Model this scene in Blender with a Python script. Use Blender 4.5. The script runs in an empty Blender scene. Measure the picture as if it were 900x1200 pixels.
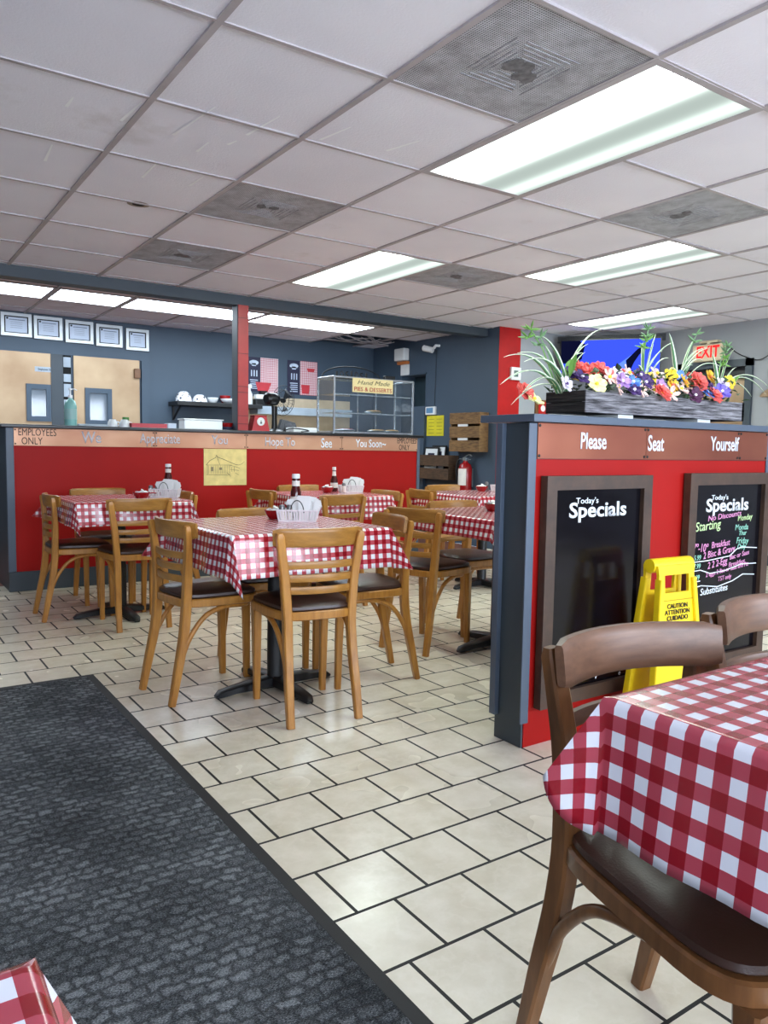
import bpy, bmesh, math, random
from mathutils import Vector, Matrix
rnd = random.Random(7)
SC = bpy.context.scene
COL = SC.collection
PI = math.pi
R = math.radians

# ------------------------------------------------------------------ materials
def lin(c):
    o = []
    for v in c[:3]:
        v = v / 255.0
        o.append(v / 12.92 if v <= 0.04045 else ((v + 0.055) / 1.055) ** 2.4)
    return (o[0], o[1], o[2], 1.0)

class NT:
    """small helper round a node tree"""
    def __init__(s, name):
        s.m = bpy.data.materials.new(name); s.m.use_nodes = True
        s.t = s.m.node_tree; s.n = s.t.nodes; s.l = s.t.links
        s.b = s.n['Principled BSDF']; s.out = s.n['Material Output']
    def node(s, typ, **kw):
        nd = s.n.new(typ)
        for k, v in kw.items():
            if k.startswith('i_'):
                nd.inputs[k[2:].replace('_', ' ')].default_value = v
            else:
                setattr(nd, k, v)
        return nd
    def link(s, a, b): s.l.new(a, b)
    def math(s, op, a, b=None, c=None):
        nd = s.node('ShaderNodeMath', operation=op)
        for i, v in enumerate((a, b, c)):
            if v is None: continue
            if hasattr(v, 'links'): s.link(v, nd.inputs[i])
            else: nd.inputs[i].default_value = v
        return nd.outputs[0]
    def mix(s, fac, a, b):
        nd = s.node('ShaderNodeMix', data_type='RGBA')
        for sock, v in ((nd.inputs[0], fac), (nd.inputs[6], a), (nd.inputs[7], b)):
            if hasattr(v, 'links'): s.link(v, sock)
            else: sock.default_value = v
        return nd.outputs[2]
    def ramp(s, fac, stops):
        nd = s.node('ShaderNodeValToRGB')
        e = nd.color_ramp.elements
        while len(e) < len(stops): e.new(0.5)
        for el, (p, c) in zip(e, stops): el.position = p; el.color = c
        s.link(fac, nd.inputs[0]); return nd.outputs[0]
    def coords(s, which='Object', scale=(1, 1, 1), rot=(0, 0, 0), loc=(0, 0, 0)):
        tc = s.node('ShaderNodeTexCoord'); mp = s.node('ShaderNodeMapping')
        mp.inputs['Scale'].default_value = scale; mp.inputs['Rotation'].default_value = rot
        mp.inputs['Location'].default_value = loc
        s.link(tc.outputs[which], mp.inputs[0]); return mp.outputs[0]
    def noise(s, vec, scale, detail=4, rough=0.5):
        nd = s.node('ShaderNodeTexNoise'); nd.inputs['Scale'].default_value = scale
        nd.inputs['Detail'].default_value = detail; nd.inputs['Roughness'].default_value = rough
        s.link(vec, nd.inputs['Vector']); return nd.outputs[0]
    def bump(s, h, strength=0.3, dist=0.01):
        nd = s.node('ShaderNodeBump'); nd.inputs['Strength'].default_value = strength
        nd.inputs['Distance'].default_value = dist
        s.link(h, nd.inputs['Height']); s.link(nd.outputs[0], s.b.inputs['Normal'])
    def base(s, c):
        if hasattr(c, 'links'): s.link(c, s.b.inputs['Base Color'])
        else: s.b.inputs['Base Color'].default_value = c
    def set(s, rough=0.5, metal=0.0, spec=0.5):
        s.b.inputs['Roughness'].default_value = rough; s.b.inputs['Metallic'].default_value = metal
        s.b.inputs['Specular IOR Level'].default_value = spec

def plain(name, c, rough=0.5, metal=0.0, spec=0.5, var=0.06, scale=8.0, bump=0.0):
    k = NT(name); k.set(rough, metal, spec)
    v = k.coords()
    n = k.noise(v, scale)
    a = lin(c); d = tuple(x * (1 - var * 2.2) for x in a[:3]) + (1,); e = tuple(min(1, x * (1 + var * 2.2)) for x in a[:3]) + (1,)
    k.base(k.ramp(n, [(0.25, d), (0.75, e)]))
    if bump: k.bump(k.noise(v, scale * 20, 2), bump, 0.002)
    return k.m

def wood(name, c1, c2, scale=(30, 30, 4), rough=0.35, contrast=(0.3, 0.7), spec=0.5):
    k = NT(name); k.set(rough, 0, spec)
    v = k.coords(scale=scale)
    n = k.noise(v, 1.6, 6, 0.6)
    n2 = k.noise(k.coords(scale=(2, 2, 2)), 3, 3)
    f = k.math('ADD', k.math('MULTIPLY', n, 0.7), k.math('MULTIPLY', n2, 0.3))
    k.base(k.ramp(f, [(contrast[0], lin(c2)), (contrast[1], lin(c1))]))
    k.bump(n, 0.08, 0.002)
    return k.m

def gingham(name, period, dark, mid, white, rough=0.22):
    k = NT(name); k.set(rough, 0, 0.5)
    tc = k.node('ShaderNodeTexCoord'); sp = k.node('ShaderNodeSeparateXYZ')
    k.link(tc.outputs['UV'], sp.inputs[0])
    def sq(o): return k.math('LESS_THAN', k.math('FRACT', k.math('DIVIDE', o, period)), 0.5)
    a, b = sq(sp.outputs[0]), sq(sp.outputs[1])
    s = k.math('ADD', a, b)
    c = k.mix(k.math('GREATER_THAN', s, 0.5), lin(white), lin(mid))
    c = k.mix(k.math('GREATER_THAN', s, 1.5), c, lin(dark))
    k.base(c)
    k.bump(k.noise(k.coords(), 14, 3), 0.12, 0.01)
    k.b.inputs['Coat Weight'].default_value = 0.4
    k.b.inputs['Coat Roughness'].default_value = 0.12
    return k.m

def emit(name, c, strength):
    k = NT(name)
    e = k.node('ShaderNodeEmission'); e.inputs[0].default_value = lin(c); e.inputs[1].default_value = strength
    k.link(e.outputs[0], k.out.inputs[0]); return k.m

M = {}
def glassy(name, tint=(1, 1, 1, 1), alpha=0.9):
    k = NT(name)
    tr = k.node('ShaderNodeBsdfTransparent'); tr.inputs[0].default_value = tint
    gl = k.node('ShaderNodeBsdfGlossy'); gl.inputs['Roughness'].default_value = 0.03
    lw = k.node('ShaderNodeLayerWeight'); lw.inputs[0].default_value = 0.5
    fr = k.math('MULTIPLY_ADD', k.math('POWER', lw.outputs['Facing'], 4), 0.55, 1 - alpha)
    mx = k.node('ShaderNodeMixShader')
    k.link(fr, mx.inputs[0]); k.link(tr.outputs[0], mx.inputs[1]); k.link(gl.outputs[0], mx.inputs[2])
    k.link(mx.outputs[0], k.out.inputs[0]); return k.m

def build_materials():
    # floor tiles, running bond
    k = NT('cream_floor_tile'); 
    T = 0.2032
    v = k.coords(loc=(-(1.012), -1.812, 0))
    br = k.node('ShaderNodeTexBrick'); br.offset = 0.5; br.squash = 1.0
    br.inputs['Scale'].default_value = 1.0; br.inputs['Brick Width'].default_value = T; br.inputs['Row Height'].default_value = 0.2
    br.inputs['Mortar Size'].default_value = 0.0045; br.inputs['Mortar Smooth'].default_value = 0.0; br.inputs['Bias'].default_value = 0
    br.inputs['Color1'].default_value = (0, 0, 0, 1); br.inputs['Color2'].default_value = (1, 1, 1, 1); br.inputs['Mortar'].default_value = (0.5, 0.5, 0.5, 1)
    k.link(v, br.inputs['Vector'])
    n1 = k.noise(k.coords(), 9, 8, 0.62); n2 = k.noise(k.coords(), 2.3, 3)
    vein = k.math('ABSOLUTE', k.math('SUBTRACT', k.noise(k.coords(loc=(3, 1, 0)), 7, 6, 0.6), 0.5))
    col = k.ramp(n1, [(0.3, lin((212, 202, 178))), (0.7, lin((236, 228, 210)))])
    col = k.mix(k.ramp(vein, [(0.0, (.3, .3, .3, 1)), (0.03, (0, 0, 0, 1))]), col, lin((238, 230, 215)))
    col = k.mix(k.math('MULTIPLY', n2, 0.35), col, lin((204, 188, 162)))
    col = k.mix(k.math('MULTIPLY', br.outputs['Color'], 0.16), col, lin((228, 222, 208)))
    col = k.mix(br.outputs['Fac'], col, lin((24, 23, 21)))
    k.base(col); k.set(0.3, 0, 0.5)
    k.link(k.ramp(k.math('ADD', k.math('MULTIPLY', n2, 0.35), br.outputs['Fac']), [(0, (0.16,) * 3 + (1,)), (1, (0.7,) * 3 + (1,))]), k.b.inputs['Roughness'])
    k.bump(k.math('SUBTRACT', k.math('MULTIPLY', n1, 0.08), br.outputs['Fac']), 0.5, 0.002)
    M['floor'] = k.m
    M['quarry'] = plain('red_quarry_floor', (112, 66, 50), 0.6)
    # ceiling tile
    k = NT('white_ceiling_tile'); k.set(0.9, 0, 0.2)
    v = k.coords(); n = k.noise(v, 110, 3, 0.6); n2 = k.noise(v, 1.5, 3)
    st = k.noise(k.coords(scale=(1.2, 1.2, 1)), 1.1, 5, 0.65)
    c = k.ramp(n2, [(0.3, lin((234, 231, 240))), (0.7, lin((244, 241, 248)))])
    c = k.mix(k.ramp(st, [(0.62, (0, 0, 0, 1)), (0.75, (0.35, 0.35, 0.35, 1))]), c, lin((178, 168, 158)))
    k.base(c); k.bump(n, 0.35, 0.004); M['ceil'] = k.m
    M['tbar'] = plain('ceiling_grid_bar', (176, 168, 170), 0.5)
    M['void'] = plain('dark_roof_space', (20, 20, 20), 0.9)  # near-black colour stands for the unlit depth of gaps and openings
    M['slate'] = plain('slate_blue_wall_paint', (64, 80, 96), 0.55, var=0.03, scale=2)
    M['slate_dark'] = plain('dark_slate_paint', (55, 64, 72), 0.5, var=0.04, scale=3)
    M['slate_trim'] = plain('slate_trim_paint', (78, 90, 106), 0.4, var=0.04)
    M['grey_wall'] = plain('light_grey_wall_paint', (150, 152, 156), 0.6, var=0.02, scale=2)
    M['red_panel'] = plain('red_panel_paint', (158, 18, 14), 0.5, spec=0.18, var=0.03, scale=3)
    M['red_post'] = plain('red_post_paint', (160, 34, 30), 0.4)
    M['red_wall'] = plain('red_wall_paint', (172, 26, 24), 0.6, spec=0.25)
    # copper sheet
    for cn_, ca_, cb_, mt_ in (('copper', (172, 118, 92), (204, 160, 130), .6), ('copper_red', (124, 66, 52), (150, 92, 70), .7)):
        k = NT(cn_ + '_sheet'); k.set(0.4, mt_, 0.5)
        n = k.noise(k.coords(scale=(1, 1, 2)), 1.6, 3)
        k.base(k.ramp(n, [(0.3, lin(ca_)), (0.7, lin(cb_))]))
        k.link(k.ramp(k.noise(k.coords(), 6, 4), [(0.3, (0.40,) * 3 + (1,)), (0.8, (0.54,) * 3 + (1,))]), k.b.inputs['Roughness'])
        k.bump(k.noise(k.coords(), 4, 1), 0.08, 0.02); M[cn_] = k.m
    k = NT('brass_door_sheet'); k.set(0.42, 0.4, 0.5)
    n = k.noise(k.coords(), 2.0, 4); k.base(k.ramp(n, [(0.3, lin((150, 120, 90))), (0.7, lin((186, 160, 128)))])); k.bump(k.noise(k.coords(), 4, 2), 0.2, 0.02); M['brass'] = k.m
    M['oak'] = wood('light_oak', (198, 140, 64), (152, 96, 36))
    M['oak_dark'] = wood('dark_oak', (134, 90, 52), (88, 54, 28))  # darker brown version of the oak
    M['oak_rail'] = wood('worn_oak_rail', (184, 130, 60), (136, 92, 38), scale=(5, 40, 40))
    M['dark_rail'] = wood('worn_dark_rail', (122, 88, 66), (84, 58, 42), scale=(5, 40, 40), rough=0.4)  # darker version of the worn oak rail
    k = NT('brown_vinyl'); k.set(0.34, 0, 0.5); k.base(k.ramp(k.noise(k.coords(), 5), [(0.3, lin((50, 32, 26))), (0.7, lin((70, 46, 36)))]))
    k.bump(k.noise(k.coords(), 260, 2), 0.25, 0.0015); M['vinyl'] = k.m
    dk, md, wh = (146, 16, 28), (184, 74, 84), (228, 226, 228)
    M['ging'] = gingham('red_gingham_vinyl', 0.0385, dk, md, wh)
    M['ging_front'] = gingham('red_gingham_vinyl_foreground', 0.043, (138, 14, 28), (172, 66, 80), (222, 224, 232), 0.2)
    M['black'] = plain('black_cast_iron', (22, 23, 25), 0.45)
    M['black_gloss'] = plain('black_plastic', (18, 18, 20), 0.3)
    M['chrome'] = plain('polished_steel', (190, 195, 200), 0.25, 0.9)
    M['white'] = plain('white_plastic', (225, 225, 223), 0.4, var=0.02)
    M['paper'] = plain('white_paper', (222, 222, 221), 0.8, var=0.02)
    M['basket'] = plain('white_basket_plastic', (222, 216, 219), 0.35, var=0.02)
    M['red_bowl'] = plain('red_bowl_glaze', (150, 16, 20), 0.2)
    M['ketchup'] = plain('dark_ketchup_glass', (70, 12, 10), 0.1)
    M['label_white'] = plain('bottle_label', (230, 222, 214), 0.5)
    M['grey_cap'] = plain('shaker_cap', (120, 118, 118), 0.3, 0.6)
    M['glass'] = glassy('clear_glass', (0.93, 0.96, 0.97, 1), 0.93)
    M['window'] = glassy('window_glass', (0.97, 0.98, 1, 1), 0.95)
    M['mirror_dark'] = plain('door_window_glass', (70, 84, 96), 0.08, 0.0, 0.8)
    M['soap'] = plain('teal_soap', (140, 196, 190), 0.12)
    M['cup'] = plain('white_china', (232, 234, 236), 0.2, var=0.02)
    M['green'] = plain('green_lid', (70, 130, 60), 0.4)
    M['yellow'] = plain('yellow_plastic', (240, 205, 22), 0.4, var=0.05, scale=12)
    M['ink'] = plain('black_ink', (16, 16, 16), 0.6)
    M['yellow_paper'] = plain('yellow_paper', (214, 200, 40), 0.7)
    M['cream_paper'] = plain('aged_sketch_paper', (222, 200, 132), 0.7, var=0.08, scale=14)
    M['pencil'] = plain('pencil_line', (70, 62, 48), 0.8)
    M['shade'] = plain('pencil_hatching', (140, 126, 96), 0.8)
    M['frame_silver'] = plain('silver_frame', (180, 184, 186), 0.35, 0.5)
    M['navy'] = plain('navy_poster', (34, 34, 62), 0.6)
    M['poster_ging'] = gingham('poster_gingham', 0.02, (190, 90, 100), (214, 160, 166), (232, 226, 228), 0.5)
    M['cert'] = plain('certificate_paper', (196, 208, 226), 0.35, var=0.02)
    M['cert_ink'] = plain('certificate_print', (120, 132, 150), 0.6)
    M['chalkframe'] = wood('walnut_board_frame', (80, 58, 44), (50, 36, 28), scale=(12, 12, 12), rough=0.5)
    k = NT('chalkboard_slate'); k.set(0.14, 0, 0.3)
    n = k.noise(k.coords(scale=(2, 2, 6)), 3, 6, 0.7)
    k.base(k.ramp(n, [(0.45, lin((11, 9, 14))), (0.8, lin((22, 20, 28)))])); M['slateboard'] = k.m
    M['chalk_white'] = plain('white_chalk_marker', (232, 240, 250), 0.7)
    M['chalk_pink'] = plain('pink_chalk_marker', (226, 150, 196), 0.7)
    M['chalk_green'] = plain('green_chalk_marker', (206, 236, 170), 0.7)
    M['chalk_cyan'] = plain('pale_green_chalk', (150, 214, 190), 0.7)
    M['letter_white'] = plain('white_vinyl_letter', (226, 232, 246), 0.5)
    M['letter_silver'] = plain('pale_silver_letter', (198, 196, 206), 0.4)
    k = NT('weathered_grey_board'); k.set(0.75, 0, 0.3)
    n = k.noise(k.coords(scale=(3, 3, 60)), 2.0, 6, 0.7); k.base(k.ramp(n, [(0.38, lin((38, 36, 38))), (0.48, lin((98, 96, 100))), (0.66, lin((164, 162, 166)))])); k.bump(n, 0.4, 0.004); M['greyboard'] = k.m
    k = NT('charcoal_end_board'); k.set(0.75, 0, 0.3)
    n = k.noise(k.coords(scale=(3, 3, 60)), 2.0, 6, 0.7); k.base(k.ramp(n, [(0.4, lin((20, 18, 18))), (0.75, lin((74, 68, 66)))])); k.bump(n, 0.4, 0.004); M['darkboard'] = k.m
    M['crate'] = wood('rustic_crate_wood', (150, 112, 66), (70, 46, 26), scale=(8, 8, 50), rough=0.7)
    M['crate_dark'] = wood('dark_crate_wood', (98, 70, 46), (46, 32, 22), scale=(8, 8, 50), rough=0.7)
    M['ext_red'] = plain('extinguisher_red', (150, 18, 22), 0.25)
    M['steel'] = plain('brushed_steel', (150, 158, 164), 0.35, 0.8)
    M['beige'] = plain('beige_wall_panel', (196, 176, 148), 0.5)
    M['shelf_grey'] = plain('pale_blue_shelf', (160, 172, 184), 0.4)
    M['exit_plate'] = plain('exit_sign_face', (196, 180, 150), 0.5)
    M['exit_red'] = emit('exit_red_letters', (255, 36, 40), 0.9)
    M['tv_blue'] = emit('tv_picture_blue', (52, 74, 230), 0.75)
    M['tv_dark'] = emit('tv_picture_dark', (20, 24, 60), 0.3)
    M['tv_light'] = emit('tv_picture_light', (86, 120, 240), 0.85)
    M['pie'] = plain('pie_crust', (190, 140, 70), 0.6)
    M['pie_red'] = plain('cherry_filling', (130, 30, 30), 0.3)
    for n_, c_ in dict(c=(232, 104, 96), y=(244, 214, 60), w=(236, 228, 238), p=(72, 46, 104), d=(248, 240, 170), k=(236, 200, 190), l=(180, 140, 200), b=(92, 140, 216), o=(240, 190, 60), P=(84, 36, 74), v=(120, 104, 206)).items():
        M['petal_' + n_] = plain('petal_' + {'c': 'coral', 'y': 'yellow', 'w': 'white', 'p': 'purple', 'd': 'lemon', 'k': 'blush', 'l': 'lilac', 'b': 'blue', 'o': 'orange', 'P': 'plum', 'v': 'violet'}[n_], c_, 0.6)
    M['leaf'] = plain('dark_green_leaf', (44, 70, 40), 0.55)
    M['leaf_light'] = plain('bright_green_leaf', (110, 160, 70), 0.5)
    k = NT('variegated_leaf'); k.set(0.45, 0, 0.4)
    tc = k.node('ShaderNodeTexCoord'); sp = k.node('ShaderNodeSeparateXYZ'); k.link(tc.outputs['UV'], sp.inputs[0])
    e = k.math('ABSOLUTE', k.math('SUBTRACT', sp.outputs[0], 0.5))
    k.base(k.mix(k.math('GREATER_THAN', e, 0.27), lin((86, 136, 92)), lin((222, 230, 204)))); M['blade'] = k.m
    # rug
    k = NT('charcoal_entrance_mat'); k.set(0.95, 0, 0.15)
    br = k.node('ShaderNodeTexBrick'); br.offset = 0.5
    br.inputs['Scale'].default_value = 1; br.inputs['Brick Width'].default_value = 0.047; br.inputs['Row Height'].default_value = 0.031
    br.inputs['Mortar Size'].default_value = 0.010; br.inputs['Mortar Smooth'].default_value = 1.0
    br.inputs['Color1'].default_value = (0.0, 0.0, 0.0, 1); br.inputs['Color2'].default_value = (1, 1, 1, 1); br.inputs['Mortar'].default_value = (.5, .5, .5, 1)
    nz = k.node('ShaderNodeTexNoise'); nz.inputs['Scale'].default_value = 26; nz.inputs['Detail'].default_value = 4; k.link(k.coords(), nz.inputs['Vector'])
    n2 = k.node('ShaderNodeTexNoise'); n2.inputs['Scale'].default_value = 170; k.link(k.coords(), n2.inputs['Vector'])
    w1 = k.node('ShaderNodeVectorMath', operation='SCALE'); w1.inputs['Scale'].default_value = 0.042; k.link(nz.outputs['Color'], w1.inputs[0])
    w2 = k.node('ShaderNodeVectorMath', operation='SCALE'); w2.inputs['Scale'].default_value = 0.012; k.link(n2.outputs['Color'], w2.inputs[0])
    a1 = k.node('ShaderNodeVectorMath', operation='ADD'); k.link(k.coords(), a1.inputs[0]); k.link(w1.outputs[0], a1.inputs[1])
    a2 = k.node('ShaderNodeVectorMath', operation='ADD'); k.link(a1.outputs[0], a2.inputs[0]); k.link(w2.outputs[0], a2.inputs[1]); k.link(a2.outputs[0], br.inputs['Vector'])
    fine = k.noise(k.coords(scale=(1, 2.6, 1), rot=(0, 0, .5)), 210, 4, 0.85); patch = k.noise(k.coords(), 3.0, 5, 0.6)
    f = k.math('ADD', k.math('ADD', k.math('MULTIPLY', fine, 0.75), k.math('MULTIPLY', patch, 0.2)), k.math('MULTIPLY', br.outputs['Color'], 0.06))
    c = k.ramp(f, [(0.36, lin((14, 16, 18))), (0.48, lin((64, 67, 70))), (0.62, lin((158, 162, 165)))])
    c = k.mix(k.math('MULTIPLY', br.outputs['Fac'], 0.6), c, lin((16, 17, 19)))
    k.base(c); k.bump(k.math('SUBTRACT', k.math('MULTIPLY', fine, 0.5), br.outputs['Fac']), 0.7, 0.006); M['rug'] = k.m
    M['rug_edge'] = plain('black_rubber_edging', (34, 34, 35), 0.7)
    # vent
    k = NT('perforated_vent_panel'); k.set(0.6, 0.2, 0.3)
    v = k.coords(scale=(110, 110, 0)); vo = k.node('ShaderNodeTexVoronoi'); vo.inputs['Scale'].default_value = 1.0; vo.inputs['Randomness'].default_value = 0.0; k.link(v, vo.inputs['Vector'])
    hole = k.math('LESS_THAN', vo.outputs['Distance'], 0.30)
    dirt = k.ramp(k.noise(k.coords(), 9, 6, 0.7), [(0.4, (0, 0, 0, 1)), (0.7, (1, 1, 1, 1))])
    c = k.mix(dirt, lin((206, 208, 214)), lin((158, 156, 160))); c = k.mix(hole, c, lin((84, 86, 92)))
    k.base(c); M['vent'] = k.m
    M['vent_dust'] = plain('dusty_vent_core', (158, 158, 164), 0.8, var=0.2, scale=30)
    M['vent_dark'] = plain('dark_vent_dust', (112, 110, 112), 0.9, var=0.25, scale=40)
    # light diffuser with two tube streaks (x across)
    k = NT('fluorescent_diffuser')
    tc = k.node('ShaderNodeTexCoord'); sp = k.node('ShaderNodeSeparateXYZ'); k.link(tc.outputs['UV'], sp.inputs[0])
    def lobe(c_, wd_): return k.math('POWER', 2.718, k.math('MULTIPLY', k.math('POWER', k.math('DIVIDE', k.math('SUBTRACT', sp.outputs[0], c_), wd_), 2), -1))
    w = k.math('ADD', k.math('ADD', lobe(0.25, 0.13), k.math('MULTIPLY', lobe(0.88, 0.09), 0.016)), 0.011)
    em = k.node('ShaderNodeEmission'); em.inputs[0].default_value = lin((232, 248, 240))
    k.link(k.math('MULTIPLY', w, LIGHT), em.inputs[1]); k.link(em.outputs[0], k.out.inputs[0]); M['tube'] = k.m
    k = NT('cool_fluorescent_diffuser')
    em = k.node('ShaderNodeEmission'); em.inputs[0].default_value = lin((226, 242, 255)); 
    tc = k.node('ShaderNodeTexCoord'); sp = k.node('ShaderNodeSeparateXYZ'); k.link(tc.outputs['UV'], sp.inputs[0])
    w = k.math('ADD', k.math('MULTIPLY', k.math('COSINE', k.math('MULTIPLY', k.math('SUBTRACT', sp.outputs[1], 0.3), 4 * PI)), 0.3), 0.8)
    k.link(k.math('MULTIPLY', w, LIGHT * 0.38), em.inputs[1]); k.link(em.outputs[0], k.out.inputs[0]); M['tube_cool'] = k.m
    M['person_shirt'] = plain('grey_shirt_cloth', (150, 152, 160), 0.9)

LIGHT = 25.0
build_materials()

# ------------------------------------------------------------------ mesh builder
class MB:
    def __init__(s): s.v = []; s.f = []; s.uv = {}; s.mi = []
    def add(s, verts, faces, mi=0, uvs=None):
        o = len(s.v); s.v += [tuple(p) for p in verts]
        for i, f in enumerate(faces):
            if uvs: s.uv[len(s.f)] = uvs[i]
            s.f.append(tuple(o + j for j in f)); s.mi.append(mi)
        return s
    def box(s, x0, x1, y0, y1, z0, z1, mi=0, bev=0.0):
        x0, x1 = min(x0, x1), max(x0, x1); y0, y1 = min(y0, y1), max(y0, y1); z0, z1 = min(z0, z1), max(z0, z1)
        b = min(bev, (x1 - x0) / 2.01, (y1 - y0) / 2.01, (z1 - z0) / 2.01)
        if b <= 0:
            v = [(x, y, z) for z in (z0, z1) for y in (y0, y1) for x in (x0, x1)]
            return s.add(v, [(0, 2, 3, 1), (4, 5, 7, 6), (0, 1, 5, 4), (2, 6, 7, 3), (0, 4, 6, 2), (1, 3, 7, 5)], mi)
        bm = bmesh.new(); bmesh.ops.create_cube(bm, size=1)
        for p in bm.verts:
            p.co = Vector(((x0 + x1) / 2 + p.co.x * (x1 - x0), (y0 + y1) / 2 + p.co.y * (y1 - y0), (z0 + z1) / 2 + p.co.z * (z1 - z0)))
        bmesh.ops.bevel(bm, geom=list(bm.edges), offset=b, segments=2, affect='EDGES', profile=0.6)
        return s._bm(bm, mi)
    def _bm(s, bm, mi=0):
        bm.verts.index_update()
        s.add([p.co for p in bm.verts], [[q.index for q in f.verts] for f in bm.faces], mi); bm.free(); return s
    def sweep(s, path, size, ref=(1, 0, 0), mi=0, n=8, power=0.35, cap=True):
        """rounded-rectangle section swept along path; size = list of (w along ref, h) or one pair"""
        path = [Vector(p) for p in path]; N = len(path)
        if not isinstance(size, list): size = [size] * N
        ref = Vector(ref).normalized(); rings = []
        for i, p in enumerate(path):
            t = (path[min(i + 1, N - 1)] - path[max(i - 1, 0)]).normalized()
            u = ref - t * ref.dot(t)
            if u.length < 1e-4: u = Vector((0, 1, 0)) - t * t.y
            u.normalize(); w = t.cross(u)
            ring = []
            for k in range(n):
                a = 2 * PI * (k + 0.5) / n; c, d = math.cos(a), math.sin(a)
                cx = math.copysign(abs(c) ** power, c); dx = math.copysign(abs(d) ** power, d)
                ring.append(p + u * cx * size[i][0] / 2 + w * dx * size[i][1] / 2)
            rings.append(ring)
        v = [q for r in rings for q in r]; f = []
        for i in range(N - 1):
            for k in range(n):
                f.append((i * n + k, i * n + (k + 1) % n, (i + 1) * n + (k + 1) % n, (i + 1) * n + k))
        if cap: f.append(tuple(range(n - 1, -1, -1))); f.append(tuple((N - 1) * n + k for k in range(n)))
        return s.add(v, f, mi)
    def tube(s, path, r, mi=0, n=10):
        path = [Vector(p) for p in path]; N = len(path); rr = r if isinstance(r, list) else [r] * N
        t0 = (path[1] - path[0]).normalized(); u = t0.orthogonal().normalized(); v = []; f = []
        for i, p in enumerate(path):
            t = (path[min(i + 1, N - 1)] - path[max(i - 1, 0)]).normalized()
            u = (u - t * u.dot(t)).normalized(); w = t.cross(u)
            v += [p + (u * math.cos(2 * PI * k / n) + w * math.sin(2 * PI * k / n)) * rr[i] for k in range(n)]
        for i in range(N - 1):
            for k in range(n): f.append((i * n + k, i * n + (k + 1) % n, (i + 1) * n + (k + 1) % n, (i + 1) * n + k))
        f.append(tuple(range(n - 1, -1, -1))); f.append(tuple((N - 1) * n + k for k in range(n)))
        return s.add(v, f, mi)
    def lathe(s, prof, c=(0, 0, 0), mi=0, n=20, mat=None):
        v = []; f = []; N = len(prof)
        for r, z in prof:
            for k in range(n):
                a = 2 * PI * k / n; p = Vector((r * math.cos(a), r * math.sin(a), z))
                if mat: p = mat @ p
                v.append(p + Vector(c))
        for i in range(N - 1):
            for k in range(n): f.append((i * n + k, i * n + (k + 1) % n, (i + 1) * n + (k + 1) % n, (i + 1) * n + k))
        f.append(tuple(range(n - 1, -1, -1))); f.append(tuple((N - 1) * n + k for k in range(n)))
        return s.add(v, f, mi)
    def prism(s, poly, z0, z1, mat=None, mi=0):
        """polygon in local xy extruded in z, transformed by mat"""
        n = len(poly); v = [Vector((x, y, z)) for z in (z0, z1) for x, y in poly]
        if mat: v = [mat @ p for p in v]
        return s.add(v, [tuple(range(n - 1, -1, -1)), tuple(range(n, 2 * n))] + [(k, (k + 1) % n, n + (k + 1) % n, n + k) for k in range(n)], mi)
    def xf(s, m):
        s.v = [tuple(m @ Vector(p)) for p in s.v]; return s
    def build(s, name, mats, parent=None, smooth=False, loc=None):
        me = bpy.data.meshes.new(name); me.from_pydata(s.v, [], s.f)
        if not isinstance(mats, (list, tuple)): mats = [mats]
        for m in mats: me.materials.append(m)
        for i, p in enumerate(me.polygons): p.material_index = s.mi[i]; p.use_smooth = smooth
        if s.uv:
            ul = me.uv_layers.new(name='UVMap')
            for i, p in enumerate(me.polygons):
                if i in s.uv:
                    for li, c in zip(p.loop_indices, s.uv[i]): ul.data[li].uv = c
        me.validate(); me.update()
        bm = bmesh.new(); bm.from_mesh(me)
        if not s.uv: bmesh.ops.recalc_face_normals(bm, faces=bm.faces)
        bm.to_mesh(me); bm.free()
        if smooth:
            try: me.set_sharp_from_angle(angle=R(38))
            except Exception: pass
        o = bpy.data.objects.new(name, me); COL.objects.link(o)
        if parent: o.parent = parent
        if loc: o.location = loc
        return o

def tag(o, label=None, cat=None, group=None, kind=None):
    if label: o['label'] = label
    if cat: o['category'] = cat
    if group: o['group'] = group
    if kind: o['kind'] = kind
    return o
def thing(name, label, cat, loc=(0, 0, 0), rz=0.0, group=None):
    o = bpy.data.objects.new(name, None); COL.objects.link(o); o.empty_display_size = 0.1
    o.location = loc; o.rotation_euler = (0, 0, rz)
    return tag(o, label, cat, group)
def struct(name, mb, mats, smooth=False):
    return tag(mb.build(name, mats, None, smooth), kind='structure')
def dup(root, loc, rz, label, group=None):
    r = root.copy(); COL.objects.link(r); r.location = loc; r.rotation_euler = (0, 0, rz); r['label'] = label
    if group: r['group'] = group
    for ch in list(root.children):
        c = ch.copy(); COL.objects.link(c); c.parent = r
        for g in list(ch.children):
            d = g.copy(); COL.objects.link(d); d.parent = c
    return r

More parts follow.
